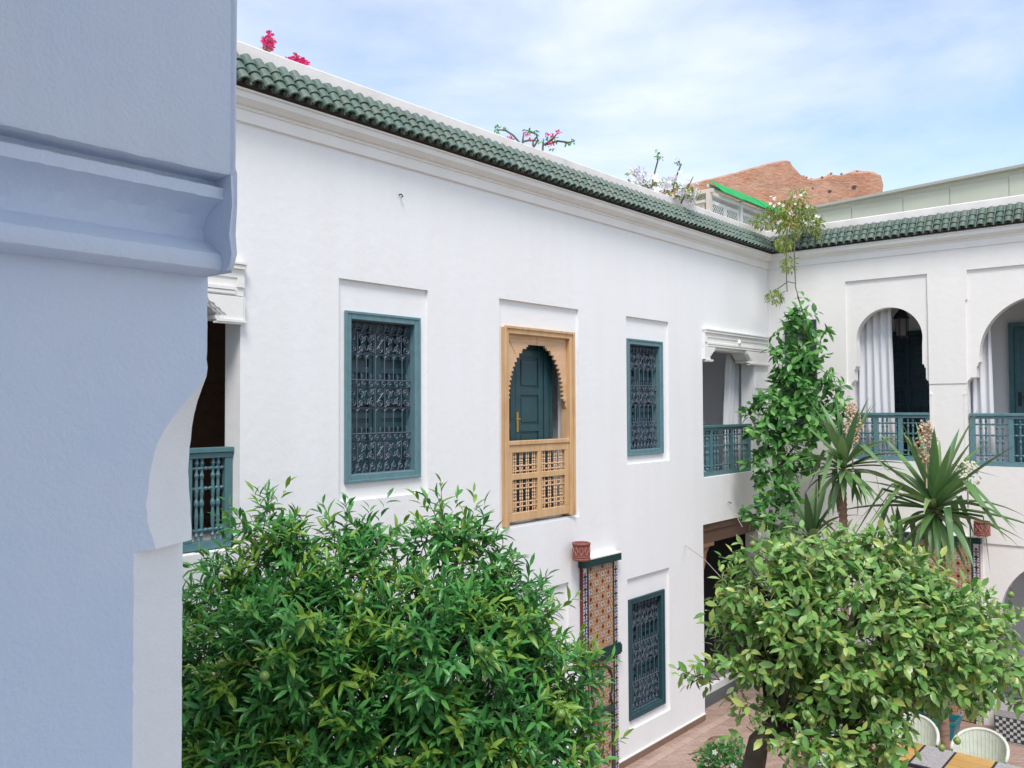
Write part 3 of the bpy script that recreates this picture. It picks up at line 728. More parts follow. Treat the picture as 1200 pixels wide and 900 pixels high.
mb = MB(); rough_prism(mb, mp_, list(np.linspace(.55,1.188,40)), .0006)
mb.build('moulded_capital', M['shadeplaster'], FG, smooth=35)
eb = [(2.055,5.557),(1.95,5.56),(1.936,5.575),(1.930,5.60),(1.936,5.66),(1.927,5.72),(1.93,5.80),(1.9345,5.82),(1.9345,6.45),(2.745,6.45),(2.745,5.557)]
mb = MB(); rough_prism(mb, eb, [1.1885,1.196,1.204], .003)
mb.build('capital_end', M['shadeplaster'], FG, smooth=35)
GB = thing('gallery_house', 'white gallery around the viewpoint, beside and above the blue-shaded pillar', 'building', (0,0,0))
mb = MB()
yc0, rr_ = .30, 1.63
holes = [(-1.33,1.934,3.95,8.1),(3.2,6.4,3.95,7.3)]
mb.wall('X', .55, 1.2, -3.5, 6.6, 3.6, 8.3, [(-1.35,2.75,3.95,8.08)])
pr = [(6.451,rr_+.004)] + [(6.46+1.6*math.sin(a), max(.001,rr_*math.cos(a))) for a in np.linspace(0,PI/2,18)]
mb.archfill('X', .55, 1.2, yc0, 2.45, pr)
mb.box(.55,1.2,-2.0,-1.351,0,3.599); mb.box(.55,1.2,2.76,6.6,0,3.599) ; mb.box(.55,1.2,-3.5,-2.001,0,3.599)
mb.build('wall', M['white'], GB)
for nm_, a_ in (('ceiling',(-3,.549,-3.5,6.6,8.0,8.3)),('gallery_floor',(-3,.549,-3.5,6.6,3.75,3.95)),('back_wall',(-3.2,-3.001,-3.5,6.6,0,8.3)),('side_wall',(-3,.549,3.6,3.8,3.951,7.999))):
    mb = MB(); mb.box(*a_); mb.build(nm_, M['inner'], GB)
# ------------------------------------------------------------------ wall fountains of cut tile
def star(cx, cz, r0, r1, n, rot=0):
    return [(cx+(r0 if i%2 == 0 else r1)*math.cos(rot+PI*i/n), cz+(r0 if i%2 == 0 else r1)*math.sin(rot+PI*i/n)) for i in range(2*n)]
ZM = [M['zochre'], M['zred'], M['zblue'], M['zwhite'], M['zdark'], M['zorange']]
def zellige(u0, u1, w0, w1, P, clip=None):
    """rosette lattice of flat cut pieces, each proud of the bed; P(u,depth,w) -> world"""
    mb = MB(); su, sv = .145, .105
    def poly(pts, mi, h=.002):
        if any(p[0] < u0 or p[0] > u1 or p[1] < w0 or p[1] > w1 for p in pts): return
        if clip and not all(clip(*p) for p in pts): return
        c = (sum(p[0] for p in pts)/len(pts), sum(p[1] for p in pts)/len(pts)); n = len(pts)
        mb.add([P(c[0],h,c[1])]+[P(a,h,b) for a,b in pts]+[P(a,0,b) for a,b in pts],
               [(0,1+i,1+(i+1)%n) for i in range(n)]+[(1+i,1+n+i,1+n+(i+1)%n,1+(i+1)%n) for i in range(n)], mi)
    nu, nw = int((u1-u0)/su)+2, int((w1-w0)/sv)+2
    for i in range(nu):
        for j in range(nw):
            cx, cz = u0+.055+i*su, w0+.08+j*sv
            if (i+j) % 2 == 0:
                poly(star(cx,cz,.034,.024,8), 1)
                for k in range(8):
                    a = PI*k/4+PI/8; poly(star(cx+.048*math.cos(a),cz+.048*math.sin(a),.010,.006,2,a), 5)
                    a = PI*k/4; poly(star(cx+.062*math.cos(a),cz+.062*math.sin(a),.009,.007,2,a), 4)
            else:
                poly(star(cx,cz,.020,.013,8), 2)
                for k in range(8):
                    a = PI*k/4; poly(star(cx+.036*math.cos(a),cz+.036*math.sin(a),.014,.006,2,a), 3)
                    a += PI/8; poly(star(cx+.050*math.cos(a),cz+.050*math.sin(a),.011,.0075,2,a), 2 if k%2 else 4)
                    a += PI/8; poly(star(cx+.068*math.cos(a),cz+.068*math.sin(a),.008,.008,2,a+PI/4), 4)
    return mb
def fountain(axis, p, u0, u1, ztop, label, dirn):
    """p: wall plane; stands proud toward the court by .13; u0..u1 along the wall"""
    loc = ((u0+u1)/2,p,0) if axis == 'Y' else (p,(u0+u1)/2,0)
    f = thing('wall_fountain', label, 'fountain', loc, 'tiled wall fountains')
    dp = .055
    def P(u,h,w_): return (u, p-dp-h, w_) if axis == 'Y' else (p-dp-h, u, w_)
    def bx(mb, ua,ub,ha,hb,wa,wb,mi=0):                        # ha..hb measured from wall outwards
        if axis == 'Y': mb.box(ua,ub,p-hb,p-ha,wa,wb,mi)
        else: mb.box(p-hb,p-ha,ua,ub,wa,wb,mi)
    mb = MB(); bx(mb,u0+.03,u1-.03,.001,dp-.001,0,ztop-.10); mb.build('body', M['zred'], f)
    mb = MB(); bx(mb,u0+.0,u1,.001,dp+.05,ztop-.10,ztop-.001); bx(mb,u0-.0,u1+.0,.001,dp+.055,ztop,ztop+.018,1); mb.build('cornice', [M['zgreen'],M['trim']], f)
    zm = ztop-1.30
    mb = MB(); bx(mb,u0+.02,u1+.0,.001,dp+.05,zm-.115,zm); bx(mb,u0+.02,u1,.001,dp+.03,zm+.0005,zm+.022); bx(mb,u0+.02,u1,.001,dp+.03,zm-.14,zm-.1155); mb.build('ledge', M['zgreen'], f)
    # borders
    for (ua,ub) in ((u0+.035,u0+.125),(u1-.125,u1-.035)):
        mb = MB(); n = 0; z = .02
        bx(mb, ua,ub,dp-.0008,dp+.001,0,ztop-.102, 3)
        while z < ztop-.16:
            if not (zm-.15 < z < zm+.03):
                um = (ua+ub)/2; hh = .035
                q = [(ua+.004,z),(um,z+hh),(ub-.004,z),(um,z-hh)] if n % 2 else star(um,z,.026,.018,4)
                mb.add([P(a,.0022,b) for a,b in q], [tuple(range(len(q)))], (5,2,1,4)[n%4])
                q = [(ua+.002,z+.02),(ua+.02,z+.036),(ua+.002,z+.052)]; mb.add([P(a,.0022,b) for a,b in q], [(0,1,2)], 1)
                q = [(ub-.002,z+.02),(ub-.02,z+.036),(ub-.002,z+.052)]; mb.add([P(a,.0022,b) for a,b in q], [(0,1,2)], 2)
            z += .043; n += 1
        tag(mb.build('border', ZM, f, fixn=False), kind='stuff')
    ia, ib = u0+.155, u1-.155
    for uu in (u0+.127,u1-.151):
        mb = MB(); bx(mb,uu,uu+.022,dp-.0005,dp+.012,0,ztop-.103); mb.build('edge_strip', M['zdark'], f)
    mb = MB(); bx(mb,ia,ib,dp-.0008,dp+.0008,zm+.024,ztop-.102); mb.build('panel_bed', M['zochre'], f)
    tag(zellige(ia,ib,zm+.03,ztop-.105,P).build('zellige', ZM, f, fixn=False), kind='stuff')
    mb = MB(); bx(mb,ia,ib,dp-.0008,dp+.0008,.02,zm-.142); mb.build('panel_bed', M['zochre'], f)
    tag(zellige(ia,ib,.05,zm-.15,P).build('zellige', ZM, f, fixn=False), kind='stuff')
    # arch moulding on the lower panel
    um, r_ = (ia+ib)/2, (ib-ia)/2-.05; zc = zm-.15-r_-.07
    pts = [(um+sg_*r_*1.0,.02) for sg_ in (1,)]
    arc = [(um+r_,.05),(um+r_,zc-.32),(um+r_-.03,zc-.27),(um+r_-.03,zc-.22),(um+r_-.05,zc-.2),(um+r_,zc-.12)]+[(um+r_*math.cos(a),zc+r_*math.sin(a)) for a in np.linspace(-.15,PI+.15,24)]+[(um-r_,zc-.12),(um-r_+.05,zc-.2),(um-r_+.03,zc-.22),(um-r_+.03,zc-.27),(um-r_,zc-.32),(um-r_,.05)]
    mb = MB(); mb.tube([P(a,.012,b) for a,b in arc], .017, 6); mb.build('arch_moulding', M['zdark'], f, smooth=60)
    mb = MB(); bx(mb,ia+.03,ib-.03,dp,dp+.05,zc-.42,zc-.335); mb.build('spout_ledge', M['zgreen'], f)
    return f
fountain('Y', YA, 9.62, 10.53, 3.13, 'tall tiled wall fountain between the orange tree and the ground floor window', 1)
fountain('X', XB, 3.37, 4.56, 3.05, 'tall tiled wall fountain on the back wall behind the lemon tree', 1)
def sconce(loc, label):
    s_ = thing('wall_sconce', label, 'wall lamp', loc, 'terracotta wall sconces')
    mb = MB(); x_,y_,z_ = loc
    mb.lathe([(.0,0),(.10,.0),(.125,.015),(.125,.03),(.115,.04),(.122,.055),(.112,.065),(.112,.20),(.12,.205),(.126,.225),(.118,.24),(.095,.24),(.09,.21),(.0,.2)], loc, 20)
    mb.build('shade', M['terracotta'], s_, smooth=40)
    q = MB()
    for k in range(10):
        a = 2*PI*k/10
        pts = [(x_+.116*math.cos(a+da), y_+.116*math.sin(a+da), z_+dz) for da,dz in ((0,.075),(.22,.13),(0,.19),(-.22,.13))]
        q.tube(pts+[pts[0]], .008, 4)
    q.build('fretwork', mat('terracotta_relief', (.36,.15,.12), .7), s_)
    return s_
sconce((9.46,6.83,3.17), 'round terracotta wall sconce on the white wall above the left fountain')
sconce((XB-.17,3.33,3.10), 'round terracotta wall sconce beside the back fountain, right of the yucca')
# ------------------------------------------------------------------ curtains
def curtain(label, axis, p, ua_t, ub_t, ua_b, ub_b, zt, zb, folds, group='white curtains in the galleries'):
    mb = MB(); nu, nz = folds*8, 10; vs = []
    for j in range(nz+1):
        t_ = j/nz; z = zt+(zb-zt)*t_
        for i in range(nu+1):
            f = i/nu; u = (ua_t+(ub_t-ua_t)*f)*(1-t_)+(ua_b+(ub_b-ua_b)*f)*t_
            d = .045*math.sin(f*folds*2*PI+.5*math.sin(t_*3))*(.75+.25*math.sin(f*13))+.012*math.sin(f*31+t_*4)
            vs.append((u,p+d,z) if axis == 'Y' else (p+d,u,z))
    mb.add(vs, [(j*(nu+1)+i,j*(nu+1)+i+1,(j+1)*(nu+1)+i+1,(j+1)*(nu+1)+i) for j in range(nz) for i in range(nu)])
    o = mb.build('curtain', M['curtain'], None, smooth=True, fixn=False)
    return tag(o, label, 'curtain', group)
curtain('white curtain drawn to the right in the corner balcony', 'Y', 7.36, 14.86, 15.62, 14.62, 15.66, 6.3, 4.05, 5)
curtain('wide white curtain filling the left half of the first arch', 'X', 16.22, 5.62, 4.84, 5.62, 4.80, 7.1, 4.25, 6)
curtain('narrow white curtain at the left edge of the second arch', 'X', 16.25, 3.62, 3.27, 3.62, 3.22, 7.1, 4.25, 3)
# lantern
ln = thing('lantern', 'dark metal glass lantern hanging inside the first arch', 'lantern', (16.7,4.80,6.45))
mb = MB(); mb.lathe([(.10,0),(.125,.02),(.125,.04),(.11,.05)], (16.7,4.80,6.45), 6); mb.lathe([(.115,.36),(.15,.37),(.10,.46),(.04,.53),(.05,.56),(.02,.60)], (16.7,4.80,6.45), 6)
for k in range(6):
    a = PI/3*k; mb.tube([(16.7+.11*math.cos(a),4.80+.11*math.sin(a),6.49),(16.7+.115*math.cos(a),4.80+.115*math.sin(a),6.82)], .008, 4)
mb.tube([(16.7,4.8,7.04),(16.7,4.8,7.49)], .008, 5); mb.build('cage', M['black'], ln)
mb = MB(); mb.lathe([(.095,.05),(.10,.36)], (16.7,4.80,6.45), 6); mb.build('glass', M['glass'], ln)
mb = MB(); mb.lathe([(.03,.08),(.03,.2),(.012,.22)], (16.7,4.8,6.45), 8); mb.build('candle', M['whitefl'], ln)
# gallery chair
gc = thing('gallery_chair', 'dark armchair behind the first arch railing', 'chair', (16.7,4.6,4.2))
def bx_part(name, m_, par, a, b=.008):
    mb = MB(); mb.bbox(*a, b); return mb.build(name, m_, par)
bx_part('seat', M['black'], gc, (16.45,16.95,4.35,4.85,4.58,4.66)); bx_part('backrest', M['black'], gc, (16.9,16.96,4.35,4.85,4.67,5.02), .02)
for xx in (16.46,16.90):
    for yy in (4.36,4.80): bx_part('leg', M['black'], gc, (xx,xx+.04,yy,yy+.04,4.2,4.579))
for yy in (4.33,4.82): bx_part('armrest', M['black'], gc, (16.46,16.92,yy,yy+.05,4.82,4.86))
# ------------------------------------------------------------------ rooftop
# rammed-earth rampart far behind
RM = thing('ruined_rampart', 'ruined reddish earth rampart rising behind the rooftops', 'ruin', (44,18,0))
top = [(-9.5,15.95),(-7,16.55),(-4.54,17.2),(-1.68,17.9),(0.0,18.36),(0.8,18.52),(1.1,18.48),(1.3,18.3),(1.45,18.1),(1.62,17.98),(1.66,17.7),(1.95,17.68),(2.05,17.52),(2.4,17.5),(2.9,17.62),(3.4,17.72),(3.9,17.72),(4.31,17.88),(4.8,17.84),(5.3,17.9),(5.8,17.86),(6.0,17.7),(6.1,17.3),(6.02,16.95),(6.12,16.7),(5.98,16.4),(6.05,15.0),(6.1,0)]
mb = MB(); fine = []
for (a,b),(c,d) in zip(top, top[1:]):
    n_ = max(1,int(math.hypot(c-a,d-b)/.28))
    rough = .05 if a > 1.0 else .008
    for k in range(n_):
        t_ = k/n_; fine.append((a+(c-a)*t_+random.gauss(0,rough*.4)*(a>1.2), b+(d-b)*t_+random.gauss(0,rough)))
fine.append(top[-1])
ax = Vector((math.sin(yaw),-math.cos(yaw),0)); nx = Vector((-math.cos(yaw),-math.sin(yaw),0)); org = Vector((math.cos(yaw),math.sin(yaw),0))*46+ax*((905-600)/1014*46)
front = []; 
poly = fine+[(-9.5,0)]
n_ = len(poly)
lay = []
for dd in (0,.45,2.6):
    lay.append([org+ax*a-nx*0+nx*(-dd)+Vector((0,0,b - (0 if dd == .45 else (.18 if b > 3 else 0)) + (random.gauss(0,.05) if b > 3 and a > 1.2 else 0))) for a,b in poly])
vs = [tuple(v) for L_ in lay for v in L_]
mb.add(vs, [(l_*n_+i,l_*n_+(i+1)%n_,(l_+1)*n_+(i+1)%n_,(l_+1)*n_+i) for l_ in range(2) for i in range(n_)]+[tuple(range(n_)),tuple(range(3*n_-1,2*n_-1,-1))])
mb.build('wall', M['rampart'], RM)
mb = MB()
for k in range(26):                                            # loose crust along the broken crest and the notch
    i_ = random.choice([i for i,(a,b) in enumerate(fine) if 1.7 < a < 5.9 and b > 17.3]); a,b = fine[i_]
    if k < 10: a, b = random.uniform(1.5,2.0), random.uniform(17.4,17.7)
    r_ = random.uniform(.05,.12); c = org+ax*a-nx*random.uniform(.1,.8)+Vector((0,0,b-.02))
    mb.lathe([(r_*.5,-r_*.7),(r_,-.1*r_),(r_*.7,r_*.5),(r_*.2,r_*.7)], tuple(c), 5)
tag(mb.build('rubble', M['rampart'], RM, fixn=False), kind='stuff')
for (a,b,r_) in ((3.2,16.72,.09),(4.5,16.95,.13),(2.3,16.9,.04)):  # flat dark plates on the face, standing in for shade inside holes
    c = org+ax*a+Vector((0,0,b)); q = MB()
    pts = [c+nx*.02+(ax*math.cos(t_)*r_*1.25+Vector((0,0,1))*math.sin(t_)*r_)*random.uniform(.55,1.2) for t_ in np.linspace(0,2*PI,12)[:-1]]
    q.add([tuple(p) for p in pts]+[tuple(p+nx*.012) for p in pts], [tuple(range(11))]+[(i,(i+1)%11,11+(i+1)%11,11+i) for i in range(11)])
    q.build('putlog_hole_shade', M['dark'], RM)
# grey-green roof cabin
CB = thing('roof_cabin', 'long grey green cabin wall with a sloping roof edge on the back roof', 'building', (18.2,4,8.2))
mb = MB(); mb.add([(18,7.2,8.2),(18,-2.5,8.2),(18,-2.5,9.78),(18,7.2,9.36),(19.6,7.2,8.2),(19.6,-2.5,8.2),(19.6,-2.5,9.78),(19.6,7.2,9.36)],[(0,1,2,3),(7,6,5,4),(0,3,7,4),(1,5,6,2),(3,2,6,7)])
mb.build('wall', M['cabin'], CB)
def cz(y): return 9.36+(7.2-y)/9.7*.42
mb = MB(); mb.add([(17.86,7.35,cz(7.35)+.0),(17.86,-2.6,cz(-2.6)),(17.86,-2.6,cz(-2.6)+.05),(17.86,7.35,cz(7.35)+.05),(19.8,7.35,cz(7.35)+.03),(19.8,-2.6,cz(-2.6)+.03),(19.8,-2.6,cz(-2.6)+.09),(19.8,7.35,cz(7.35)+.09)],[(0,1,2,3),(7,6,5,4),(0,3,7,4),(1,5,6,2),(3,2,6,7),(0,4,5,1)])
mb.build('roof', M['cabintrim'], CB)
y_ = 6.95
while y_ > -2:
    mb = MB(); w_ = random.choice((.85,1.1,1.0)); mb.box(17.985,17.9995,y_-w_+.012,y_,8.2,cz(y_)-.08); mb.build('panel', M['cabin'], CB); y_ -= w_
mb = MB(); mb.box(17.95,17.999,-2.4,7.2,9.0,9.03) if False else None
# lattice pavilion
PV = thing('lattice_pavilion', 'pale lattice sided roof shelter with a green corrugated roof', 'shelter', (18,8.6,8.2))
def pbox(name, m_, a): 
    mb = MB(); mb.bbox(*a, .004); return mb.build(name, m_, PV)
for xx in (16.42,17.86,19.0,20.1): pbox('post', M['postcream'] if xx < 17 else M['lattice'], (xx-.05,xx+.05,8.45,8.55,8.2,9.78))
pbox('post', M['postcream'], (16.37,16.47,9.9,10.0,8.2,9.72))
pbox('beam', M['lattice'], (16.47,20.2,8.46,8.54,9.66,9.74)); pbox('beam', M['postcream'], (16.38,16.46,8.4,10.0,9.70,9.78)); pbox('beam', M['postcream'], (16.36,16.45,8.56,9.9,9.50,9.56))
def lattice(axis, p, u0, u1, z0, z1, m_):
    mb = MB(); fw = .07
    def q(a,b,c,d,pp=0,th=.03):
        if axis == 'Y': mb.bbox(a,b,p-th/2+pp,p+th/2+pp,c,d,.003)
        else: mb.bbox(p-th/2+pp,p+th/2+pp,a,b,c,d,.003)
    q(u0,u0+fw,z0,z1); q(u1-fw,u1,z0,z1); q(u0+fw,u1-fw,z0,z0+fw); q(u0+fw,u1-fw,z1-fw,z1)
    o = mb.build('lattice_panel', m_, PV)
    a0,a1,b0,b1 = u0+fw,u1-fw,z0+fw,z1-fw; st = .105
    sl_ = MB()
    for sg in (1,-1):
        c = -3.0
        while c < 4:
            pts = []
            for k in range(2): pass
            # line u = a0 + c + s, z = b0 + s (sg=1) or z = b1 - s
            s0 = max(0,-c); s1 = min(b1-b0, (a1-a0)-c)
            if s1-s0 > .02:
                ua, ub = a0+c+s0, a0+c+s1; za,zb = (b0+s0,b0+s1) if sg > 0 else (b1-s0,b1-s1)
                off = .006*sg; hw_ = .013
                for pp in (p+off,):
                    P4 = [(ua-hw_,za),(ua+hw_,za),(ub+hw_,zb),(ub-hw_,zb)]
                    f_ = [(u,pp-.004,z) if axis == 'Y' else (pp-.004,u,z) for u,z in P4]+[(u,pp+.004,z) if axis == 'Y' else (pp+.004,u,z) for u,z in P4]
                    sl_.add(f_, [(0,1,2,3),(7,6,5,4),(0,4,5,1),(1,5,6,2),(2,6,7,3),(3,7,4,0)])
            c += st
    tag(sl_.build('slats', m_, o), kind='stuff')
for a,b in ((16.475,17.13),(17.135,17.80),(17.92,18.45),(18.455,18.94),(19.06,20.04)): lattice('Y', 8.5, a, b, 9.0, 9.56, M['lattice'])
lattice('X', 16.42, 8.6, 9.85, 8.95, 9.5, M['postcream'])
for k,(a,b) in enumerate(((16.72,17.75),(17.68,18.95),(18.88,20.3))):
    mb = MB(); nn = int((b-a)/.019); vs = []; zo = .012*k
    for i in range(nn+1):
        xx = a+(b-a)*i/nn; h = .012*math.sin(xx*2*PI/.076)
        vs += [(xx,8.33,9.76+h+zo),(xx,8.66,10.06+h+zo)]
    mb.add(vs+[(x_,y2,z_-.006) for x_,y2,z_ in vs], [(2*i,2*i+2,2*i+3,2*i+1) for i in range(nn)]+[(2*(nn+1)+2*i,2*(nn+1)+2*i+1,2*(nn+1)+2*i+3,2*(nn+1)+2*i+2) for i in range(nn)]+[(2*i,2*(nn+1)+2*i,2*(nn+1)+2*i+2,2*i+2) for i in range(nn)])
    mb.build('roof_sheet', M['sheet'], PV, fixn=False)
pbox('ridge_beam', M['lattice'], (16.75,20.2,8.67,8.73,9.92,9.99)); pbox('back_wall', M['tealdark'], (16.5,20.2,9.9,9.96,8.2,9.7)); pbox('ceiling', M['lattice'], (16.5,20.2,8.56,9.95,9.745,9.80))  # dark rear panel added so the gaps between the slats read dark
# ------------------------------------------------------------------ foliage tools
def leaf_mesh(name, m_, wr=.36, fold=.16, droop=.12):
    """unit-length leaf along +Y"""
    vs = leaf_template(wr, fold, droop)
    mb = MB(); mb.add(vs, LF); return mb.build(name, m_, None, smooth=True, fixn=False, link=False).data
LF = [(0,2,1),(0,3,2),(1,2,5,4),(2,3,6,5),(4,5,7),(5,6,7)]
def leaf_template(wr, fold, droop):
    h = wr/2
    return [(0,0,0),(-h*.85,.34,fold*h),(0,.33,0),(h*.85,.34,fold*h),(-h*.8,.66,fold*h-droop*.4),(0,.66,-droop*.4),(h*.8,.66,fold*h-droop*.4),(0,1,-droop)]
def basis(d, n):
    y = d/np.linalg.norm(d,axis=1,keepdims=True)
    x = np.cross(y,n); x /= np.linalg.norm(x,axis=1,keepdims=True)+1e-9
    z = np.cross(x,y); return x,y,z
def foliage(root, pos, d, n, size, m_names, young, wr, fold, droop, nparts=300, leafname='leaf', campos=(0,0,CAMZ)):
    """pos,d,n,size arrays; nearest nparts leaves become single parts, the rest one part"""
    x,y,z = basis(d,n)
    tpl = np.array(leaf_template(wr,fold,droop))
    cp = np.array(campos); dist = np.linalg.norm(pos-cp,axis=1)
    # prefer leaves on the side facing the viewpoint: size over distance
    score = size/dist; order = np.argsort(-score)
    single = np.zeros(len(pos),bool); single[order[:nparts]] = True
    meshes = [leaf_mesh(leafname, M[mn], wr, fold, droop) for mn in m_names]
    for i in np.nonzero(single)[0]:
        mt4 = Matrix(((x[i,0]*size[i],y[i,0]*size[i],z[i,0]*size[i],pos[i,0]),(x[i,1]*size[i],y[i,1]*size[i],z[i,1]*size[i],pos[i,1]),(x[i,2]*size[i],y[i,2]*size[i],z[i,2]*size[i],pos[i,2]),(0,0,0,1)))
        share(leafname, meshes[1 if (young[i] and len(meshes) > 1) else 0], root, mt4)
    idx = np.nonzero(~single)[0]
    if len(idx) == 0: return None
    V = (pos[idx,None,:] + size[idx,None,None]*(tpl[None,:,0:1]*x[idx,None,:]+tpl[None,:,1:2]*y[idx,None,:]+tpl[None,:,2:3]*z[idx,None,:])).reshape(-1,3)
    V -= np.array(world_loc(root))
    me = bpy.data.meshes.new('foliage'); k = len(idx)
    lv = [i for f in LF for i in f]; ls = np.cumsum([0]+[len(f) for f in LF[:-1]])
    me.vertices.add(len(V)); me.vertices.foreach_set('co', V.ravel())
    loops = (np.array(lv)[None,:]+8*np.arange(k)[:,None]).ravel(); starts = (ls[None,:]+len(lv)*np.arange(k)[:,None]).ravel()
    me.loops.add(len(loops)); me.loops.foreach_set('vertex_index', loops)
    me.polygons.add(len(starts)); me.polygons.foreach_set('loop_start', starts)
    for mn in m_names: me.materials.append(M[mn])
    if len(m_names) > 1: me.polygons.foreach_set('material_index', np.repeat(young[idx].astype(int), len(LF)))
    me.polygons.foreach_set('use_smooth', np.ones(len(starts),bool))
    me.update(calc_edges=True); me.validate()
    o = bpy.data.objects.new('foliage', me); o.parent = root; COL.objects.link(o); tag(o, kind='stuff'); return o
RTv = np.array([math.sin(yaw), -math.cos(yaw), 0]); FWv = np.array([math.cos(yaw), math.sin(yaw), 0]); UPv = np.array([0,0,1.])
def at(px, py, dep): return np.array([0,0,CAMZ]) + FWv*dep + RTv*(px-600)/1014*dep + UPv*(480-py)/1014*dep
def shoots(blobs, nsh, dep, scale, up, rmin=.5, shrink=0):
    """shoot bases and directions on lumpy crown; blobs in (x, y, r, depth offset, weight)"""
    B = np.array([list(at(b[0],b[1],dep))+[max(.5*b[2],b[2]-shrink)*scale, b[3] if len(b) > 3 else 0, b[4] if len(b) > 4 else 1] for b in blobs])
    C = B[:,:3]+FWv*B[:,4:5]; rr = B[:,3]
    wts = rr**2*B[:,5]; wts /= wts.sum()
    ks = RNG.choice(len(B), nsh, p=wts)
    v = RNG.normal(size=(nsh,3)); v /= np.linalg.norm(v,axis=1,keepdims=True)
    rad = rr[ks]*(rmin+(1-rmin)*RNG.random(nsh)**.6)
    P_ = C[ks]+v*rad[:,None]*np.array([1,1,.92])
    D_ = v*.75+UPv*up+RNG.normal(size=(nsh,3))*.35
    D_ /= np.linalg.norm(D_,axis=1,keepdims=True)
    # depth inside the whole crown: drop most of the shoots far inside other blobs
    ins = np.zeros(nsh)
    for c,r_ in zip(C,rr): ins = np.maximum(ins, 1-np.linalg.norm(P_-c,axis=1)/r_)
    keep = (ins < .42)|(RNG.random(nsh) < .18)
    return P_[keep], D_[keep], ins[keep], C, rr
def shoot_leaves(P_, D_, nl, L_, size, spread=(75,28), droop=.25, jit=.25):
    k = len(P_); t_ = (np.arange(nl)+.5)/nl
    T = np.tile(t_,(k,1)).ravel(); Pp = np.repeat(P_,nl,0); Dd = np.repeat(D_,nl,0); LL = np.repeat(L_,nl)
    a = np.cross(Dd, np.array([0.31,0.17,.93])); a /= np.linalg.norm(a,axis=1,keepdims=True)+1e-9; b = np.cross(Dd,a)
    ph = np.tile(np.arange(nl)*2.4,k)+np.repeat(RNG.random(k)*6.28,nl)+RNG.normal(size=k*nl)*.3
    ang = np.radians(spread[0]+(spread[1]-spread[0])*T)+RNG.normal(size=k*nl)*jit*.6
    dr = Dd*np.cos(ang)[:,None]+(a*np.cos(ph)[:,None]+b*np.sin(ph)[:,None])*np.sin(ang)[:,None]
    dr[:,2] -= droop*(1-T*.6)*RNG.random(k*nl)*1.6
    pos = Pp+Dd*(T*LL)[:,None]
    n_ = UPv*.75+Dd*.8+RNG.normal(size=(k*nl,3))*jit
    sz = size*(.72+.5*RNG.random(k*nl))*(1-.25*T)
    return pos, dr, n_, sz, T
def branches(root, base, C, rr, r0, m_, name='limb', n_lim=7):
    order = np.argsort(-rr)[:n_lim]
    for k in order:
        tgt = C[k]; mid = np.array(base)*.5+tgt*.5+np.array([0,0,-.12])+RNG.normal(size=3)*.08
        pts = [np.array(base), np.array(base)*.75+mid*.3-0*UPv, mid, mid*.4+tgt*.6, tgt+UPv*rr[k]*.35]
        pts[1] = np.array(base)*.7+mid*.3
        mb = MB(); mb.tube(pts, [r0,r0*.8,r0*.55,r0*.38,r0*.15], 7)
        for q in range(7):
            v = RNG.normal(size=3); v[2] = abs(v[2]); v /= np.linalg.norm(v); st = mid*.4+tgt*.6+(tgt-mid)*RNG.random()*.4
            mb.tube([st, st+v*rr[k]*.45+UPv*.03, st+v*rr[k]*.85], [r0*.28,r0*.18,r0*.06], 5)
        mb.build(name, m_, root, smooth=True, fixn=False)
# ---- orange tree on the left
OT = thing('orange_tree', 'bushy dark green orange tree with narrow leaves in front of the left wing', 'tree', (4.4,5.0,0))
blobs = [(450,820,150,0,1.1),(300,760,112),(325,668,60),(318,604,26,0,3),(350,624,26,0,2),(425,676,56),(410,614,24,.2,3.2),(440,622,24,.2,3),(505,618,22,0,3.2),(552,676,58),(532,608,24,0,3.4),(564,620,22,0,3),(610,715,66),(634,680,22,0,1.5),(650,780,62),(666,840,48),(255,800,62),(560,800,125),(350,860,130),(600,880,110),(250,880,60),(690,770,18),(272,650,34,0,1.3),(240,690,34),(380,622,22,0,1.4),(588,650,22,0,1.5),(600,660,24),(470,920,150,.1),(380,720,90,-.4),(520,720,90,-.4),(430,645,30,-.1,1.5),(700,850,22)]
blobs = [(b[0]-9, b[1]+22)+tuple(b[2:]) for b in blobs]
P_,D_,ins,C,rr = shoots(blobs, 4300, 6.6, 6.6/1014, .6, .5, 20)
ok = P_[:,1] < 6.93; P_,D_,ins = P_[ok],D_[ok],ins[ok]
L_ = .14+.14*RNG.random(len(P_))+.10*(P_[:,2]>4.2)
pos,dr,n_,sz,T = shoot_leaves(P_,D_,9,L_,.145,(72,24),.2)
ysh = (np.repeat(RNG.random(len(P_)),9) < .4)&(np.repeat(ins,9) < .2)&(np.repeat(D_[:,2],9) > 0)
foliage(OT, pos, dr, n_, sz, ['leaf','leafyoung'], ysh, .29, .4, .18)
mb = MB(); mb.tube([(4.45,5.0,-.02),(4.43,5.02,.7),(4.5,4.97,1.5),(4.46,5.0,2.2)], [.13,.11,.10,.085], 10); mb.build('trunk', M['bark'], OT, smooth=True)
branches(OT, (4.46,5.0,2.15), C, rr, .06, M['bark'])
tw = MB()
for i in RNG.choice(len(P_), 1300, replace=False): tw.tube([P_[i]-D_[i]*.12, P_[i]+D_[i]*L_[i]], [.006,.002], 3, cap=False)
tag(tw.build('twigs', M['twig'], OT, fixn=False), kind='stuff')
for (px,py,dd) in ((311,790,5.55),(262,775,5.9),(655,835,6.0),(420,700,5.7),(560,760,5.6)):
    c = at(px,py,dd); mb = MB(); mb.lathe([(.001,-.033),(.018,-.028),(.031,-.012),(.034,0),(.031,.013),(.018,.028),(.001,.033)], tuple(c), 12); mb.build('fruit', M['fruit'], OT, smooth=True)
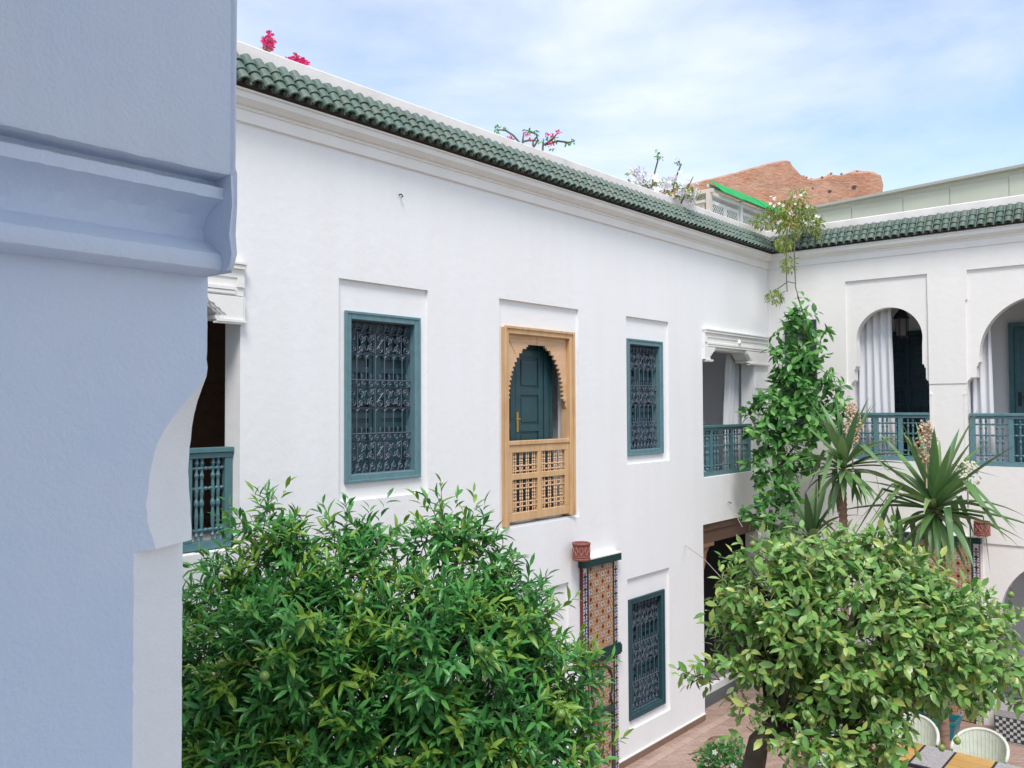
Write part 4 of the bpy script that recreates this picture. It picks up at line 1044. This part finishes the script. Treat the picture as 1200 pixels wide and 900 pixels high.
# ---- lemon tree on the right
LT = thing('lemon_tree', 'spreading lemon tree with pale yellow green leaves and small green fruit at right', 'tree', (7.45,3.62,0))
blobs = [(960,755,62),(925,715,56,-.2),(1050,735,70,-.3),(1000,720,115,0,1.1),(905,690,66),(890,750,58),(1090,750,88),(1145,770,46),(955,655,50),(1045,665,46),(890,645,28,0,1.3),(1010,630,26,0,1.2),(852,690,26),(838,780,28),(985,830,56,-.3),(960,862,40,-.4),(1000,868,26,-.4),(925,842,34,-.3),(880,820,30,-.2),(1105,772,40),(870,845,22,-.3),(1010,800,62),(1178,790,30),(925,795,48),(1090,675,28),(905,870,20,-.4),(1130,722,26),(825,788,14),(1172,700,14),(1165,806,14,-.3),(1180,800,20,-.2),(1150,712,16)]
blobs = [(1000+(b[0]-1000)*1.03, b[1]+(11 if b[1] < 740 else 2))+tuple(b[2:]) for b in blobs]
P_,D_,ins,C,rr = shoots(blobs, 1950, 8.0, 8.0/1014, .15, .45, 14)
L_ = .12+.16*RNG.random(len(P_))
pos,dr,n_,sz,T = shoot_leaves(P_,D_,6,L_,.138,(80,35),.35,.38)
foliage(LT, pos, dr, n_, sz, ['lemon'], np.zeros(len(pos),bool), .48, .22, .12)
base = at(905,846,8.0)
mb = MB(); mb.tube([(7.42,3.66,-.02),(7.43,3.62,.8),(7.44,3.57,1.5),at(876,905,8.0),at(884,868,8.0),base], [.15,.13,.115,.105,.095,.08], 12); mb.build('trunk', M['bark'], LT, smooth=True)
branches(LT, base, C, rr, .055, M['bark'], n_lim=9)
tw = MB()
for i in RNG.choice(len(P_), 620, replace=False): tw.tube([P_[i]-D_[i]*.16, P_[i]+D_[i]*L_[i]], [.006,.002], 3, cap=False)
tag(tw.build('twigs', M['twig'], LT, fixn=False), kind='stuff')
for (px,py) in ((861,701),(872,704),(941,837),(1114,868),(1096,876),(1180,700),(1163,721),(990,888),(1150,830),(1060,660),(1140,790),(945,845),(1032,885),(1020,745),(905,750),(880,640)):
    c = at(px,py,7.1+random.uniform(-.25,.4)); mb = MB(); r_ = random.uniform(.024,.032)
    mb.lathe([(.001,-1.1*r_),(.5*r_,-.9*r_),(.92*r_,-.4*r_),(r_,0),(.92*r_,.4*r_),(.5*r_,.9*r_),(.001,1.15*r_)], tuple(c), 10); mb.tube([c+UPv*r_, c+UPv*(r_+.06)+RNG.normal(size=3)*.01], .003, 3)
    mb.build('fruit', M['fruit'], LT, smooth=True)
# ---- climbing vine and trellis board in the corner
TB = thing('trellis_board', 'tall dark green board on the back wall behind the vine', 'trellis', (XB-.04,6.35,4.7))
for k in range(4): 
    a = 6.06+k*.149; bx_part('board', M['plank'], TB, (XB-.06,XB-.002,a,a+.146,4.66+random.uniform(-.01,.01),6.83), .004)
for z_ in (4.9,5.75,6.6): bx_part('batten', M['plank'], TB, (XB-.085,XB-.061,6.06,6.655,z_,z_+.06), .004)
CV = thing('climbing_vine', 'broad leaved green vine climbing the dark board in the corner', 'vine', (XB-.2,6.4,0))
def vpt(px,py,dep=15.2): return at(px,py,dep)
vb = [(940,378,14),(930,398,18),(948,415,20),(928,432,22),(952,440,22),(930,462,26),(958,470,28),(905,478,20),(886,492,14),(974,490,18),(930,492,28),(900,512,22),(958,505,20),(985,500,10),(968,392,8),(918,535,22),(890,548,14),(940,545,14),(880,552,8),(905,572,20),(925,582,14),(888,600,16),(912,612,18),(944,360,8),(915,415,12)]
P_,D_,ins,C,rr = shoots(vb, 520, 15.0, 15.0/1014, .25, .35, 2)
D_ = D_-FWv*.45; D_ /= np.linalg.norm(D_,axis=1,keepdims=True)
P_[:,1] = np.minimum(P_[:,1], 6.8); P_[:,0] = np.minimum(P_[:,0], XB-.15)
pos,dr,nn,sz,T = shoot_leaves(P_,D_,6,.08+.10*RNG.random(len(P_)),.20,(82,55),.3,.35)
pos[:,1] = np.minimum(pos[:,1], 6.9); pos[:,0] = np.minimum(pos[:,0], XB-.1)
foliage(CV, pos, dr, nn, sz, ['vine'], np.zeros(len(pos),bool), .52, .2, .14)
for pts in ([(900,640),(908,600),(905,550),(925,500),(938,440),(944,375),(936,350)],[(905,560),(935,520),(965,490),(985,500)],[(910,545),(890,510),(878,492)],[(930,480),(955,440),(965,390)]):
    mb = MB(); mb.tube([vpt(a,b,14.95) for a,b in pts], [.022]+[.016]*(len(pts)-2)+[.006], 6); mb.build('stem', M['bark'], CV, smooth=True)
# ---- hanging jasmine over the corner parapet
JS = thing('hanging_jasmine', 'yellow green flowering jasmine spilling over the corner parapet', 'plant', (16.3,6.8,8.62))
pos=[];dr=[];nn=[];sz=[]
for cx,cy,rx,ry,k,dep in ((930,248,28,13,230,15.9),(905,260,24,11,150,15.9),(950,262,18,12,130,15.9),(940,229,14,8,34,16.0),(925,268,12,10,60,15.6),(921,288,10,9,70,15.2),(926,313,9,10,42,15.05),(910,350,10,9,46,15.0),(936,275,4,10,14,15.5),(960,275,4,6,10,15.6)):
    for q in range(int(k*3.2)):
        a = random.uniform(0,2*PI); r_ = math.sqrt(random.random()); p = at(cx+rx*r_*math.cos(a), cy+ry*r_*math.sin(a), dep-random.random()*.5+.25)
        pos.append(p); dr.append(RNG.normal(size=3)*.6+RTv*math.cos(a)*.5-UPv*.5); nn.append(UPv+RNG.normal(size=3)*.4); sz.append(random.uniform(.05,.11))
pos,dr,nn,sz = map(np.array,(pos,dr,nn,sz)); foliage(JS, pos, dr, nn, sz, ['jasleaf'], np.zeros(len(pos),bool), .28, .2, .2, 260)
for pts in ([(926,262),(924,290),(923,312),(924,345)],[(935,262),(933,300),(934,340),(940,362)],[(934,335),(925,333),(912,342)],[(915,262),(905,245)],[(930,262),(940,235)]):
    mb = MB(); mb.tube([at(a,b,15.0 if b > 280 else 15.65) for a,b in pts], .008, 4); mb.build('stem', M['twig'], JS, fixn=False)
def blossoms(root, centers, r_, m_, name='blossom', npet=5):
    """small five-petalled flowers sharing one mesh"""
    mb = MB()
    for k in range(npet):
        a = 2*PI*k/npet; mb.add([(0,0,0),(.9*math.cos(a-.45),.9*math.sin(a-.45),.25),(1.25*math.cos(a),1.25*math.sin(a),.3),(.9*math.cos(a+.45),.9*math.sin(a+.45),.25)],[(0,1,2,3)])
    me = mb.build(name, m_, None, fixn=False, link=False).data
    for c in centers:
        q = Vector(RNG.normal(size=3)*.5-FWv*.5+UPv*.5).to_track_quat('Z','Y').to_matrix().to_4x4()
        share(name, me, root, Matrix.Translation(c) @ q @ Matrix.Scale(r_*random.uniform(.8,1.25),4))
fl = []
for cx,cy,rx,ry,k in ((928,243,26,12,14),(955,262,16,8,9),(900,258,18,8,7),(944,230,12,4,4),(921,287,6,6,1)):
    for q in range(k): fl.append(at(cx+random.uniform(-rx,rx), cy+random.uniform(-ry,ry), 15.5 if cy < 280 else 15.0))
blossoms(JS, fl, .027, M['whitefl'])
# ---- bougainvilleas and other plants on the terrace
def bougain(label, cl, dep, stems, loc, bm='magenta', nleaf=0, fr=.03, group='bougainvillea on the roof terrace'):
    o = thing('bougainvillea', label, 'plant', loc, group)
    fl = []; lp = []
    for cx,cy,rx,ry,k in cl:
        for q in range(k):
            a = random.uniform(0,2*PI); r_ = math.sqrt(random.random()); fl.append(at(cx+rx*r_*math.cos(a), cy+ry*r_*math.sin(a), dep+random.uniform(-.12,.12)))
    blossoms(o, fl, fr, M[bm], 'bract', 3)
    for pts in stems:
        mb = MB(); mb.tube([at(a,b,dep) for a,b in pts], [.014]*(len(pts)-1)+[.005], 5); mb.build('stem', M['twig'], o, fixn=False)
    return o
def leaves_at(root, cl, dep, size, mn, nmax=300, wr=.5):
    pos=[];dr=[];nn=[];sz=[]
    for cx,cy,rx,ry,k in cl:
        for q in range(k):
            a = random.uniform(0,2*PI); r_ = math.sqrt(random.random()); pos.append(at(cx+rx*r_*math.cos(a), cy+ry*r_*math.sin(a), dep+random.uniform(-.15,.15)))
            dr.append(RNG.normal(size=3)); nn.append(UPv+RNG.normal(size=3)*.5); sz.append(size*random.uniform(.7,1.3))
    foliage(root, *map(np.array,(pos,dr,nn,sz)), [mn], np.zeros(len(pos),bool), wr, .2, .1, nmax)
b1 = bougain('upright sprig of magenta bougainvillea, leftmost on the white parapet', [(315,37,3,2,10),(313,45,7,5,52),(313,52,5,4,30)], 9.1, [[(312,72),(312,60),(314,45),(316,36)]], (5.0,7.5,8.2))
leaves_at(b1, [(312,56,6,3,16),(314,42,3,3,4)], 9.1, .05, 'leaf')
b2 = bougain('low spreading magenta bougainvillea just right of the upright sprig', [(340,66,5,2,16),(347,68,9,3,44),(355,71,5,2,20),(347,61,3,2,8)], 9.1, [[(345,80),(346,68),(348,61)],[(346,76),(356,70)]], (5.4,7.5,8.2))
b3 = bougain('sparse bare stemmed bougainvillea with few magenta bracts at mid parapet', [(643,158,2,1.5,7),(651,160,2,2,6),(656,155,2,2,6),(619,158,3,2,8),(598,162,3,1,6),(647,168,2,2,5),(623,164,1,1,3)], 11.6,
    [[(613,176),(614,165),(615,154)],[(627,178),(626,168),(626,164)],[(637,180),(638,168),(639,162)],[(613,170),(603,158),(594,152),(583,151)],[(626,166),(632,158),(624,154),(618,152)],[(638,170),(648,164),(656,155)],[(640,170),(655,165),(668,167),(676,165)],[(613,166),(622,164),(634,165)],[(627,172),(632,164),(630,158)]], (9.3,7.6,8.2))
leaves_at(b3, [(583,151,4,2.5,14),(592,150,5,3,10),(604,162,4,2,6),(620,153,5,2,9),(631,156,4,3,9),(645,163,5,3,12),(652,162,4,4,10),(665,168,2,1.5,7),(674,166,3,2,9),(635,167,3,3,8),(649,175,2,2,6)], 11.6, .05, 'leaf')
PB_ = thing('plumbago', 'pale blue and white flowering plumbago bush with two tall stalks on the parapet', 'plant', (13,7.7,8.2))
fl = [at(random.gauss(772,20), 217+random.gauss(0,7)+(random.random()*6), 14.0+random.uniform(-.2,.3)) for k in range(110)]+[at(random.uniform(738,760), random.uniform(198,212), 13.8) for k in range(26)]+[at(random.uniform(800,820), random.uniform(212,240), 14.3) for k in range(34)]
blossoms(PB_, fl, .045, M['palefl'])
leaves_at(PB_, [(770,222,34,9,190),(800,228,18,9,90),(748,206,12,8,34),(815,232,10,9,30)], 14.05, .075, 'jasleaf', 260, .4)
for pts in ([(765,225),(768,208),(773,190),(774,179)],[(790,225),(795,208),(800,195),(797,189)],[(760,225),(750,212),(742,200)],[(800,240),(808,222),(815,208)],[(780,235),(782,215)],[(770,235),(758,215),(755,205)]):
    mb = MB(); mb.tube([at(a,b,14.05) for a,b in pts], [.014]*(len(pts)-1)+[.006], 5); mb.build('stalk', M['twig'], PB_, fixn=False)
leaves_at(PB_, [(772,181,2.5,4,16),(775,186,3,2,12),(798,192,3.5,2,14),(797,188,1,3,6)], 14.0, .06, 'vine', 60, .4)
SP_ = thing('potted_sprig', 'small thin green sprig above the tiles at the right of the back roof', 'plant', (17.0,4.7,8.2))
leaves_at(SP_, [(1088,228,4,4,14),(1086,236,5,4,12)], 17.3, .075, 'jasleaf', 60); mb = MB(); mb.tube([at(1087,256,17.3),at(1087,236,17.3),at(1089,226,17.3)], .012, 5); mb.build('stem', M['twig'], SP_)
# ------------------------------------------------------------------ yuccas
def blade_mesh(bend, name='leaf', n=7, w_=.5):
    mb = MB(); vs = []
    for i in range(n+1):
        t_ = i/n; hw_ = w_*(.55+.45*min(1,t_*4))*(1-max(0,(t_-.35)/.65)**1.8)+.002
        if bend < .9: y_, z_ = t_*(1-.25*bend*t_), -bend*.55*t_**2.2
        else:                                                    # kinked, hanging tip
            k_ = .42
            y_, z_ = (t_, .06*t_) if t_ < k_ else (k_+(t_-k_)*.28, .03-(t_-k_)*.98)
        vs += [(-hw_,y_,z_+hw_*.045),(0,y_,z_),(hw_,y_,z_+hw_*.045)]
    mb.add(vs, [(3*i+j,3*i+j+1,3*i+3+j+1,3*i+3+j) for i in range(n) for j in (0,1)])
    return mb.build(name, M['blade'], None, smooth=True, fixn=False, link=False).data
BL = [blade_mesh(b, 'leaf', 7, .5) for b in (.08,.3,.65,1)]
def yucca(label, head, trunk, nb, length, width, seed, lowdry=8):
    rd = random.Random(seed); root = thing('yucca', label, 'yucca', (trunk[0][0],trunk[0][1],0), 'yuccas by the back wall')
    mb = MB(); nT = len(trunk); 
    # ringed trunk
    pts = []; rad = []
    for (a,b) in zip(trunk, trunk[1:]):
        for k in range(14): pts.append(Vector(a).lerp(Vector(b),k/14)); rad.append(.056 if k%2 else .068)
    pts.append(Vector(trunk[-1])); rad.append(.07); mb.tube(pts, rad, 9); mb.build('trunk', M['palmbark'], root, smooth=True)
    for i in range(nb):
        f = (i+.5)/nb; el = R(80-122*f**.85)+rd.gauss(0,.2); az = i*2.39996+rd.gauss(0,.2)
        d = Vector((math.cos(az)*math.cos(el),math.sin(az)*math.cos(el),math.sin(el)))
        L_ = length*rd.uniform(.75,1.1)*(.72+.45*math.sin(PI*min(1,f+.12)))
        kind = 0 if f < .22 else (1 if rd.random() < .4 else 2)
        if .25 < f < .85 and rd.random() < .36: kind = 3
        side = d.cross(Vector((0,0,1))).normalized() if abs(d.z) < .98 else Vector((1,0,0)); nrm = side.cross(d)
        W_ = width*rd.uniform(.8,1.15)
        mt4 = Matrix(((side.x*W_,d.x*L_,nrm.x*L_ if kind != 0 else nrm.x*L_,0),(side.y*W_,d.y*L_,nrm.y*L_,0),(side.z*W_,d.z*L_,nrm.z*L_,0),(0,0,0,1)))
        share('leaf', BL[kind], root, Matrix.Translation(Vector(head)+d*.03+Vector((0,0,(.5-f)*.22))) @ mt4)
    return root
def spike(root, px, py, dep, h, r_, m_, n=150):
    mb = MB(); c = at(px,py,dep)
    for k in range(n):
        t_ = random.random(); rr_ = r_*(1-.6*abs(2*t_-1))*random.random()**.5; a = random.uniform(0,2*PI); q = random.uniform(.014,.026)
        x_,y_,z_ = c+np.array([rr_*math.cos(a),rr_*math.sin(a),h*(t_-.5)])
        mb.lathe([(.003,-q),(q*.8,-.2*q),(q*.6,.5*q),(.002,q)], (x_,y_,z_), 5)
    mb.tube([c-UPv*h*1.1, c+UPv*h*.45], .012, 5)
    return tag(mb.build('flower_spike', m_, root, fixn=False), kind='stuff')
h1 = at(988,553,13.3); t1 = at(986,620,13.3); y1 = yucca('slim yucca on a thin trunk, left one, beside the climbing vine', h1, [(t1[0],t1[1],0),tuple(t1),tuple(at(985,575,13.3)),tuple(h1)], 66, 1.02, .11, 3)
spike(y1, 998, 500, 13.2, .62, .16, M['bloomdry'], 190)
h2 = at(1093,600,12.9); t2 = at(1100,650,12.9); y2 = yucca('large yucca with long drooping blades, right one, before the back fountain', h2, [(t2[0],t2[1],0),tuple(t2),tuple(at(1098,625,12.9)),tuple(h2)], 74, 1.38, .125, 9)
spike(y2, 1084, 522, 12.8, .62, .17, M['bloomdry'], 190); spike(y2, 1132, 562, 12.6, .42, .22, M['bloomcream'], 120)
h3 = at(948,640,14.0); y3 = yucca('low yucca with upright blades at the foot of the vine', h3, [(h3[0],h3[1],0),(h3[0],h3[1],h3[2]*.5),tuple(h3)], 34, 1.0, .12, 5)
h4 = at(1052,660,13.9); y4 = yucca('low yucca between the two taller ones, mostly hidden by the lemon tree', h4, [(h4[0],h4[1],0),(h4[0],h4[1],h4[2]*.5),tuple(h4)], 34, 1.0, .12, 8)
# ------------------------------------------------------------------ courtyard furniture
TBL = thing('tiled_table', 'long dining table topped with yellow tiles and a grey mosaic strip', 'table', (11.95,2.7,0))
tx0,tx1,ty0,ty1,tz = 11.58,12.34,1.5,3.82,.74
bx_part('tabletop', M['black'], TBL, (tx0,tx1,ty0,ty1,tz-.05,tz-.006), .005)
yy = ty1-.03; seq = ['t','t','m','t','m','t','t']; 
k = 0
while yy > ty0+.1:
    kind = ('t','m')[k % 2]; w_ = .44 if kind == 't' else .34
    if kind == 't':
        for (a,b) in ((tx0+.02,tx0+.255),(tx0+.27,tx0+.49),(tx0+.505,tx1-.02)): bx_part('table_tile', M['tabletile'], TBL, (a,b,yy-w_,yy,tz-.006,tz+.004), .003)
    else: bx_part('mosaic_strip', M['mosaicgrey'], TBL, (tx0+.02,tx1-.02,yy-w_,yy,tz-.006,tz+.003), .003)
    yy -= w_+.03; k += 1
for xx in (tx0+.05,tx1-.10):
    for y_ in (ty0+.05,ty1-.1): bx_part('leg', M['black'], TBL, (xx,xx+.05,y_,y_+.05,0,tz-.051))
def wicker_chair(cx, cy, label, rz):
    root = thing('wicker_chair', label, 'chair', (cx,cy,0), 'white wicker chairs at the tiled table'); root.rotation_euler = (0,0,0)
    def rot(x_,y_): return (cx+x_*math.cos(rz)-y_*math.sin(rz), cy+x_*math.sin(rz)+y_*math.cos(rz))
    # local: back toward +X
    mb = MB(); n = 22; pts0 = []; rows_ = []
    for i in range(n+1):
        a = -PI*.56+PI*1.12*i/n; r_ = .30
        x_,y_ = r_*math.cos(a)*.95, r_*math.sin(a)*1.02; hz = .60+.27*max(0,math.cos(a*.86))**.8
        rows_.append((x_,y_,hz))
    vs = []
    for x_,y_,hz in rows_:
        for q in range(6):
            f = q/5; k_ = 1+.10*f; X,Y = rot(x_*k_,y_*k_); vs.append((X,Y,.40+(hz-.40)*f))
    fs = [(i*6+q,(i+1)*6+q,(i+1)*6+q+1,i*6+q+1) for i in range(n) for q in range(5)]
    mb.add(vs, fs); o_ = [(v[0]+ .0, v[1], v[2]) for v in vs]
    vi = []
    for i,(x_,y_,hz) in enumerate(rows_):
        for q in range(6):
            f = q/5; k_ = (1+.10*f)*.94; X,Y = rot(x_*k_,y_*k_); vi.append((X,Y,.40+(hz-.40)*f))
    mb.add(vi, fs); bk = mb.build('backrest', M['wicker'], root, smooth=True, fixn=False)
    rim = MB(); rim.tube([(*rot(x_*1.08,y_*1.08),hz+.005) for x_,y_,hz in rows_], .022, 7); rim.build('rim', M['wicker'], root, smooth=True)
    for i in range(1,n,1):
        x_,y_,hz = rows_[i]; q = MB(); q.tube([(*rot(x_*.935,y_*.935),.41),(*rot(x_*1.03,y_*1.03),hz-.01)], .008, 4, cap=False); q.build('weave_rib', M['wicker'], bk, fixn=False)
    st = MB(); st.lathe([(.001,.37),(.27,.37),(.285,.39),(.285,.42),(.26,.44),(.001,.445)], (cx,cy,0), 20); st.build('seat', M['wicker'], root, smooth=40)
    for a in (45,135,225,315):
        q = MB(); X,Y = rot(.22*math.cos(R(a)),.22*math.sin(R(a))); X2,Y2 = rot(.25*math.cos(R(a)),.25*math.sin(R(a))); q.tube([(X,Y,.372),(X2,Y2,0)], .016, 6); q.build('leg', M['wicker'], root)
    return root
wicker_chair(12.72,3.62,'white wicker armchair, left one, at the far side of the tiled table',R(6))
wicker_chair(12.72,2.78,'white wicker armchair, right one, at the far side of the tiled table',R(-4))
def round_table(cx, cy, r_, h, label):
    root = thing('mosaic_table', label, 'table', (cx,cy,0), 'round mosaic tables')
    mb = MB(); mb.lathe([(.001,h-.03),(r_,h-.03),(r_+.012,h-.015),(r_,h),(.001,h)], (cx,cy,0), 28); mb.build('tabletop', M['black'], root, smooth=40)
    q = MB(); rr = random.Random(3)
    for ring in range(1,int(r_/.035)):
        R_ = ring*.035; n = int(2*PI*R_/.04)
        for k in range(n):
            a0,a1 = 2*PI*k/n, 2*PI*(k+.86)/n; ra, rb = R_-.015, R_+.015
            q.add([(cx+ra*math.cos(a0),cy+ra*math.sin(a0),h+.003),(cx+rb*math.cos(a0),cy+rb*math.sin(a0),h+.003),(cx+rb*math.cos(a1),cy+rb*math.sin(a1),h+.003),(cx+ra*math.cos(a1),cy+ra*math.sin(a1),h+.003)],[(0,1,2,3)], rr.choice((0,0,1,2)))
    tag(q.build('mosaic', [M['zwhite'],M['zblue'],M['zdark']], root, fixn=False), kind='stuff')
    for k in range(3):
        a = 2*PI*k/3; l_ = MB(); l_.tube([(cx+r_*.75*math.cos(a),cy+r_*.75*math.sin(a),h-.031),(cx+.08*math.cos(a),cy+.08*math.sin(a),h*.5),(cx+r_*.8*math.cos(a),cy+r_*.8*math.sin(a),0)], .011, 6); l_.build('leg', M['black'], root)
round_table(11.05,4.02,.36,.72,'round blue and white mosaic table under the lemon tree, nearer one')
round_table(12.15,4.62,.30,.70,'round blue and white mosaic table under the lemon tree, farther one')
def square_pot(x0,x1,y0,y1,h,label):
    root = thing('glazed_pot', label, 'planter', ((x0+x1)/2,(y0+y1)/2,0), 'teal glazed planters')
    mb = MB(); cx,cy = (x0+x1)/2,(y0+y1)/2; a,b = (x1-x0)/2,(y1-y0)/2
    lv = [(.82,0),(.98,h-.05),(1.04,h-.045),(1.04,h),(.92,h),(.90,h-.08)]
    vs = [(cx+s1*a*f,cy+s2*b*f,z_) for f,z_ in lv for s1,s2 in ((-1,-1),(1,-1),(1,1),(-1,1))]
    mb.add(vs, [(4*i+j,4*i+(j+1)%4,4*i+4+(j+1)%4,4*i+4+j) for i in range(len(lv)-1) for j in range(4)]+[(3,2,1,0)]); mb.build('pot', M['pot'], root)
    mb = MB(); mb.add([(cx-a*.9,cy-b*.9,h-.07),(cx+a*.9,cy-b*.9,h-.07),(cx+a*.9,cy+b*.9,h-.07),(cx-a*.9,cy+b*.9,h-.07)],[(0,1,2,3)]); mb.build('soil', M['soil'], root)
square_pot(14.75,15.2,4.35,4.85,.55,'tall square teal glazed planter at the foot of the back wall')
square_pot(14.75,15.15,3.55,4.15,.30,'low teal glazed trough between the two wicker chairs')
PL = thing('mosaic_plinth', 'grey topped plinth with a black and white chequered front below the arch', 'plinth', (15.5,2.6,0))
bx_part('core', M['mosaicgrey'], PL, (15.25,XB-.02,2.0,3.12,0,.50), .006)
for i in range(22):
    for j in range(7):
        if (i+j) % 2 == 0: continue
        mb = MB(); mb.box(15.243,15.2495,2.02+i*.049,2.02+i*.049+.046,.04+j*.049,.04+j*.049+.046); mb.build('chequer_tile', M['mosaicpale'], PL)
bx_part('chequer_bed', M['zdark'], PL, (15.2455,15.2498,2.01,3.11,.03,.39), .001)
# shrub with white flowers, and the cat lying behind it
SH = thing('flowering_shrub', 'low glossy shrub with white flowers beside the lemon trunk', 'shrub', (8.9,4.75,0))
pos=[];dr=[];nn=[];sz=[]
for cx,cy,rx,ry,k in ((842,895,30,24,620),(858,880,18,14,170),(826,890,14,14,120),(845,930,40,30,700),(836,880,10,8,60)):
    for q in range(k):
        v = RNG.normal(size=3); v /= np.linalg.norm(v); r_ = random.random()**.4
        p = at(cx,cy,10.3)+RTv*v[0]*rx*.01016*r_+UPv*v[2]*ry*.01016*r_+FWv*v[1]*.26*r_
        pos.append(p); dr.append(v+RNG.normal(size=3)*.5+UPv*.2); nn.append(UPv+v*.5+RNG.normal(size=3)*.3); sz.append(random.uniform(.05,.085))
foliage(SH, *map(np.array,(pos,dr,nn,sz)), ['leaf'], np.zeros(len(pos),bool), .42, .2, .12)
mb = MB(); b0 = at(845,930,10.3); mb.tube([(b0[0],b0[1],0),(b0[0]+.02,b0[1],.5),tuple(b0)], [.03,.02,.012], 6); mb.build('stem', M['bark'], SH)
blossoms(SH, [at(a,b,10.02) for a,b in ((824,887),(846,877),(857,883),(842,894),(854,897),(833,880),(862,891))], .035, M['whitefl'])

# ---- wires strung from the wall to the lemon tree
for pts,lb in (([at(801,641,11.6),at(822,656,10.2),at(842,678,8.6)],'thin wire from the white wall to the lemon tree, lower of two'),([at(851,592,12.5),at(860,605,10.6),at(868,620,8.9)],'thin wire from the white wall to the lemon tree, upper of two')):
    p0 = pts[0]; k_ = 7.0/p0[1]; pts[0] = np.array([p0[0]*k_, 6.998, CAMZ+(p0[2]-CAMZ)*k_])
    mb = MB(); mb.tube(pts, .004, 5); tag(mb.build('support_wire', M['wire'], None, fixn=False), lb, 'wire', 'wires tied to the lemon tree')
# ---- cat lying on the tiles behind the shrub
def cat():
    root = thing('cat', 'tabby and tan cat lying on the tiles behind the flowering shrub', 'cat', (12.1,6.15,0))
    c0 = np.array([12.1,6.15,0]); ax_ = RTv; sd_ = FWv
    def Q(a,b,z): return tuple(c0+ax_*a+sd_*b+UPv*z)
    sk = [(-.20,0,.12,.085),(-.10,0,.15,.105),(.02,0,.155,.105),(.12,0,.15,.09),(.20,.0,.17,.06),(.265,0,.20,.058),(.315,-.01,.185,.032)]
    vs = [s_[:3] for s_ in sk]; rad = [s_[3] for s_ in sk]; ed = [(i,i+1) for i in range(6)]
    def chain(start, pts):
        prev = start
        for a,b,z,r_ in pts:
            vs.append((a,b,z)); rad.append(r_); ed.append((prev,len(vs)-1)); prev = len(vs)-1
    for sg in (-1,1):
        chain(3, [(.14,.06*sg,.09,.04),(.20,.065*sg,.035,.026),(.29,.06*sg,.024,.022)])     # folded forelegs
        chain(1, [(-.15,.075*sg,.10,.06),(-.08,.10*sg,.05,.035),(-.14,.11*sg,.025,.024),(-.04,.11*sg,.022,.02)])  # hind legs
    chain(0, [(-.28,.02,.06,.032),(-.36,.0,.035,.026),(-.45,-.03,.028,.022),(-.52,-.09,.028,.016)])  # tail
    me = bpy.data.meshes.new('body'); me.from_pydata([tuple(np.array(Q(*v))-c0) for v in vs], ed, [])
    o = bpy.data.objects.new('body', me); o.parent = root; COL.objects.link(o)
    sm = o.modifiers.new('skin','SKIN'); o.modifiers.new('sub','SUBSURF').levels = 2; o.modifiers['sub'].render_levels = 2
    for i,r_ in enumerate(rad): me.skin_vertices[0].data[i].radius = (r_,r_)
    me.skin_vertices[0].data[1].use_root = True
    sm.use_smooth_shade = True
    me.materials.append(mat('cat_fur', (.27,.17,.10), .9, [(90,.004)], [((.03,.025,.022),9,1.3),((.55,.45,.36),5.3,.7)]))
    for sg in (-1,1):
        e = MB(); b = np.array([.262,.033*sg,.245]); e.add([Q(b[0]-.012,b[1]-.018,b[2]),Q(b[0]-.012,b[1]+.018,b[2]),Q(b[0]+.016,b[1],b[2]),Q(b[0]-.004,b[1]+.008*sg,b[2]+.048)],[(0,1,2),(0,1,3),(1,2,3),(2,0,3)])
        e.build('ear', mat('cat_ear', (.07,.05,.045), .9), root)
        y_ = MB(); y_.lathe([(.001,-.008),(.008,0),(.001,.008)], Q(.308,.026*sg,.212), 8); y_.build('eye', M['black'], root)
cat()

for px,py in ((468,228),(852,591)):                              # small anchor bolts on the wall
    d = at(px,py,1.0)-np.array([0,0,CAMZ]); p = np.array([0,0,CAMZ])+d*(7.0/d[1])
    mb = MB(); mb.tube([(p[0],6.999,p[2]),(p[0],6.965,p[2]),(p[0]+.012,6.955,p[2]-.02),(p[0],6.965,p[2]-.035)], .008, 5); mb.build('hook', M['black'], LW)
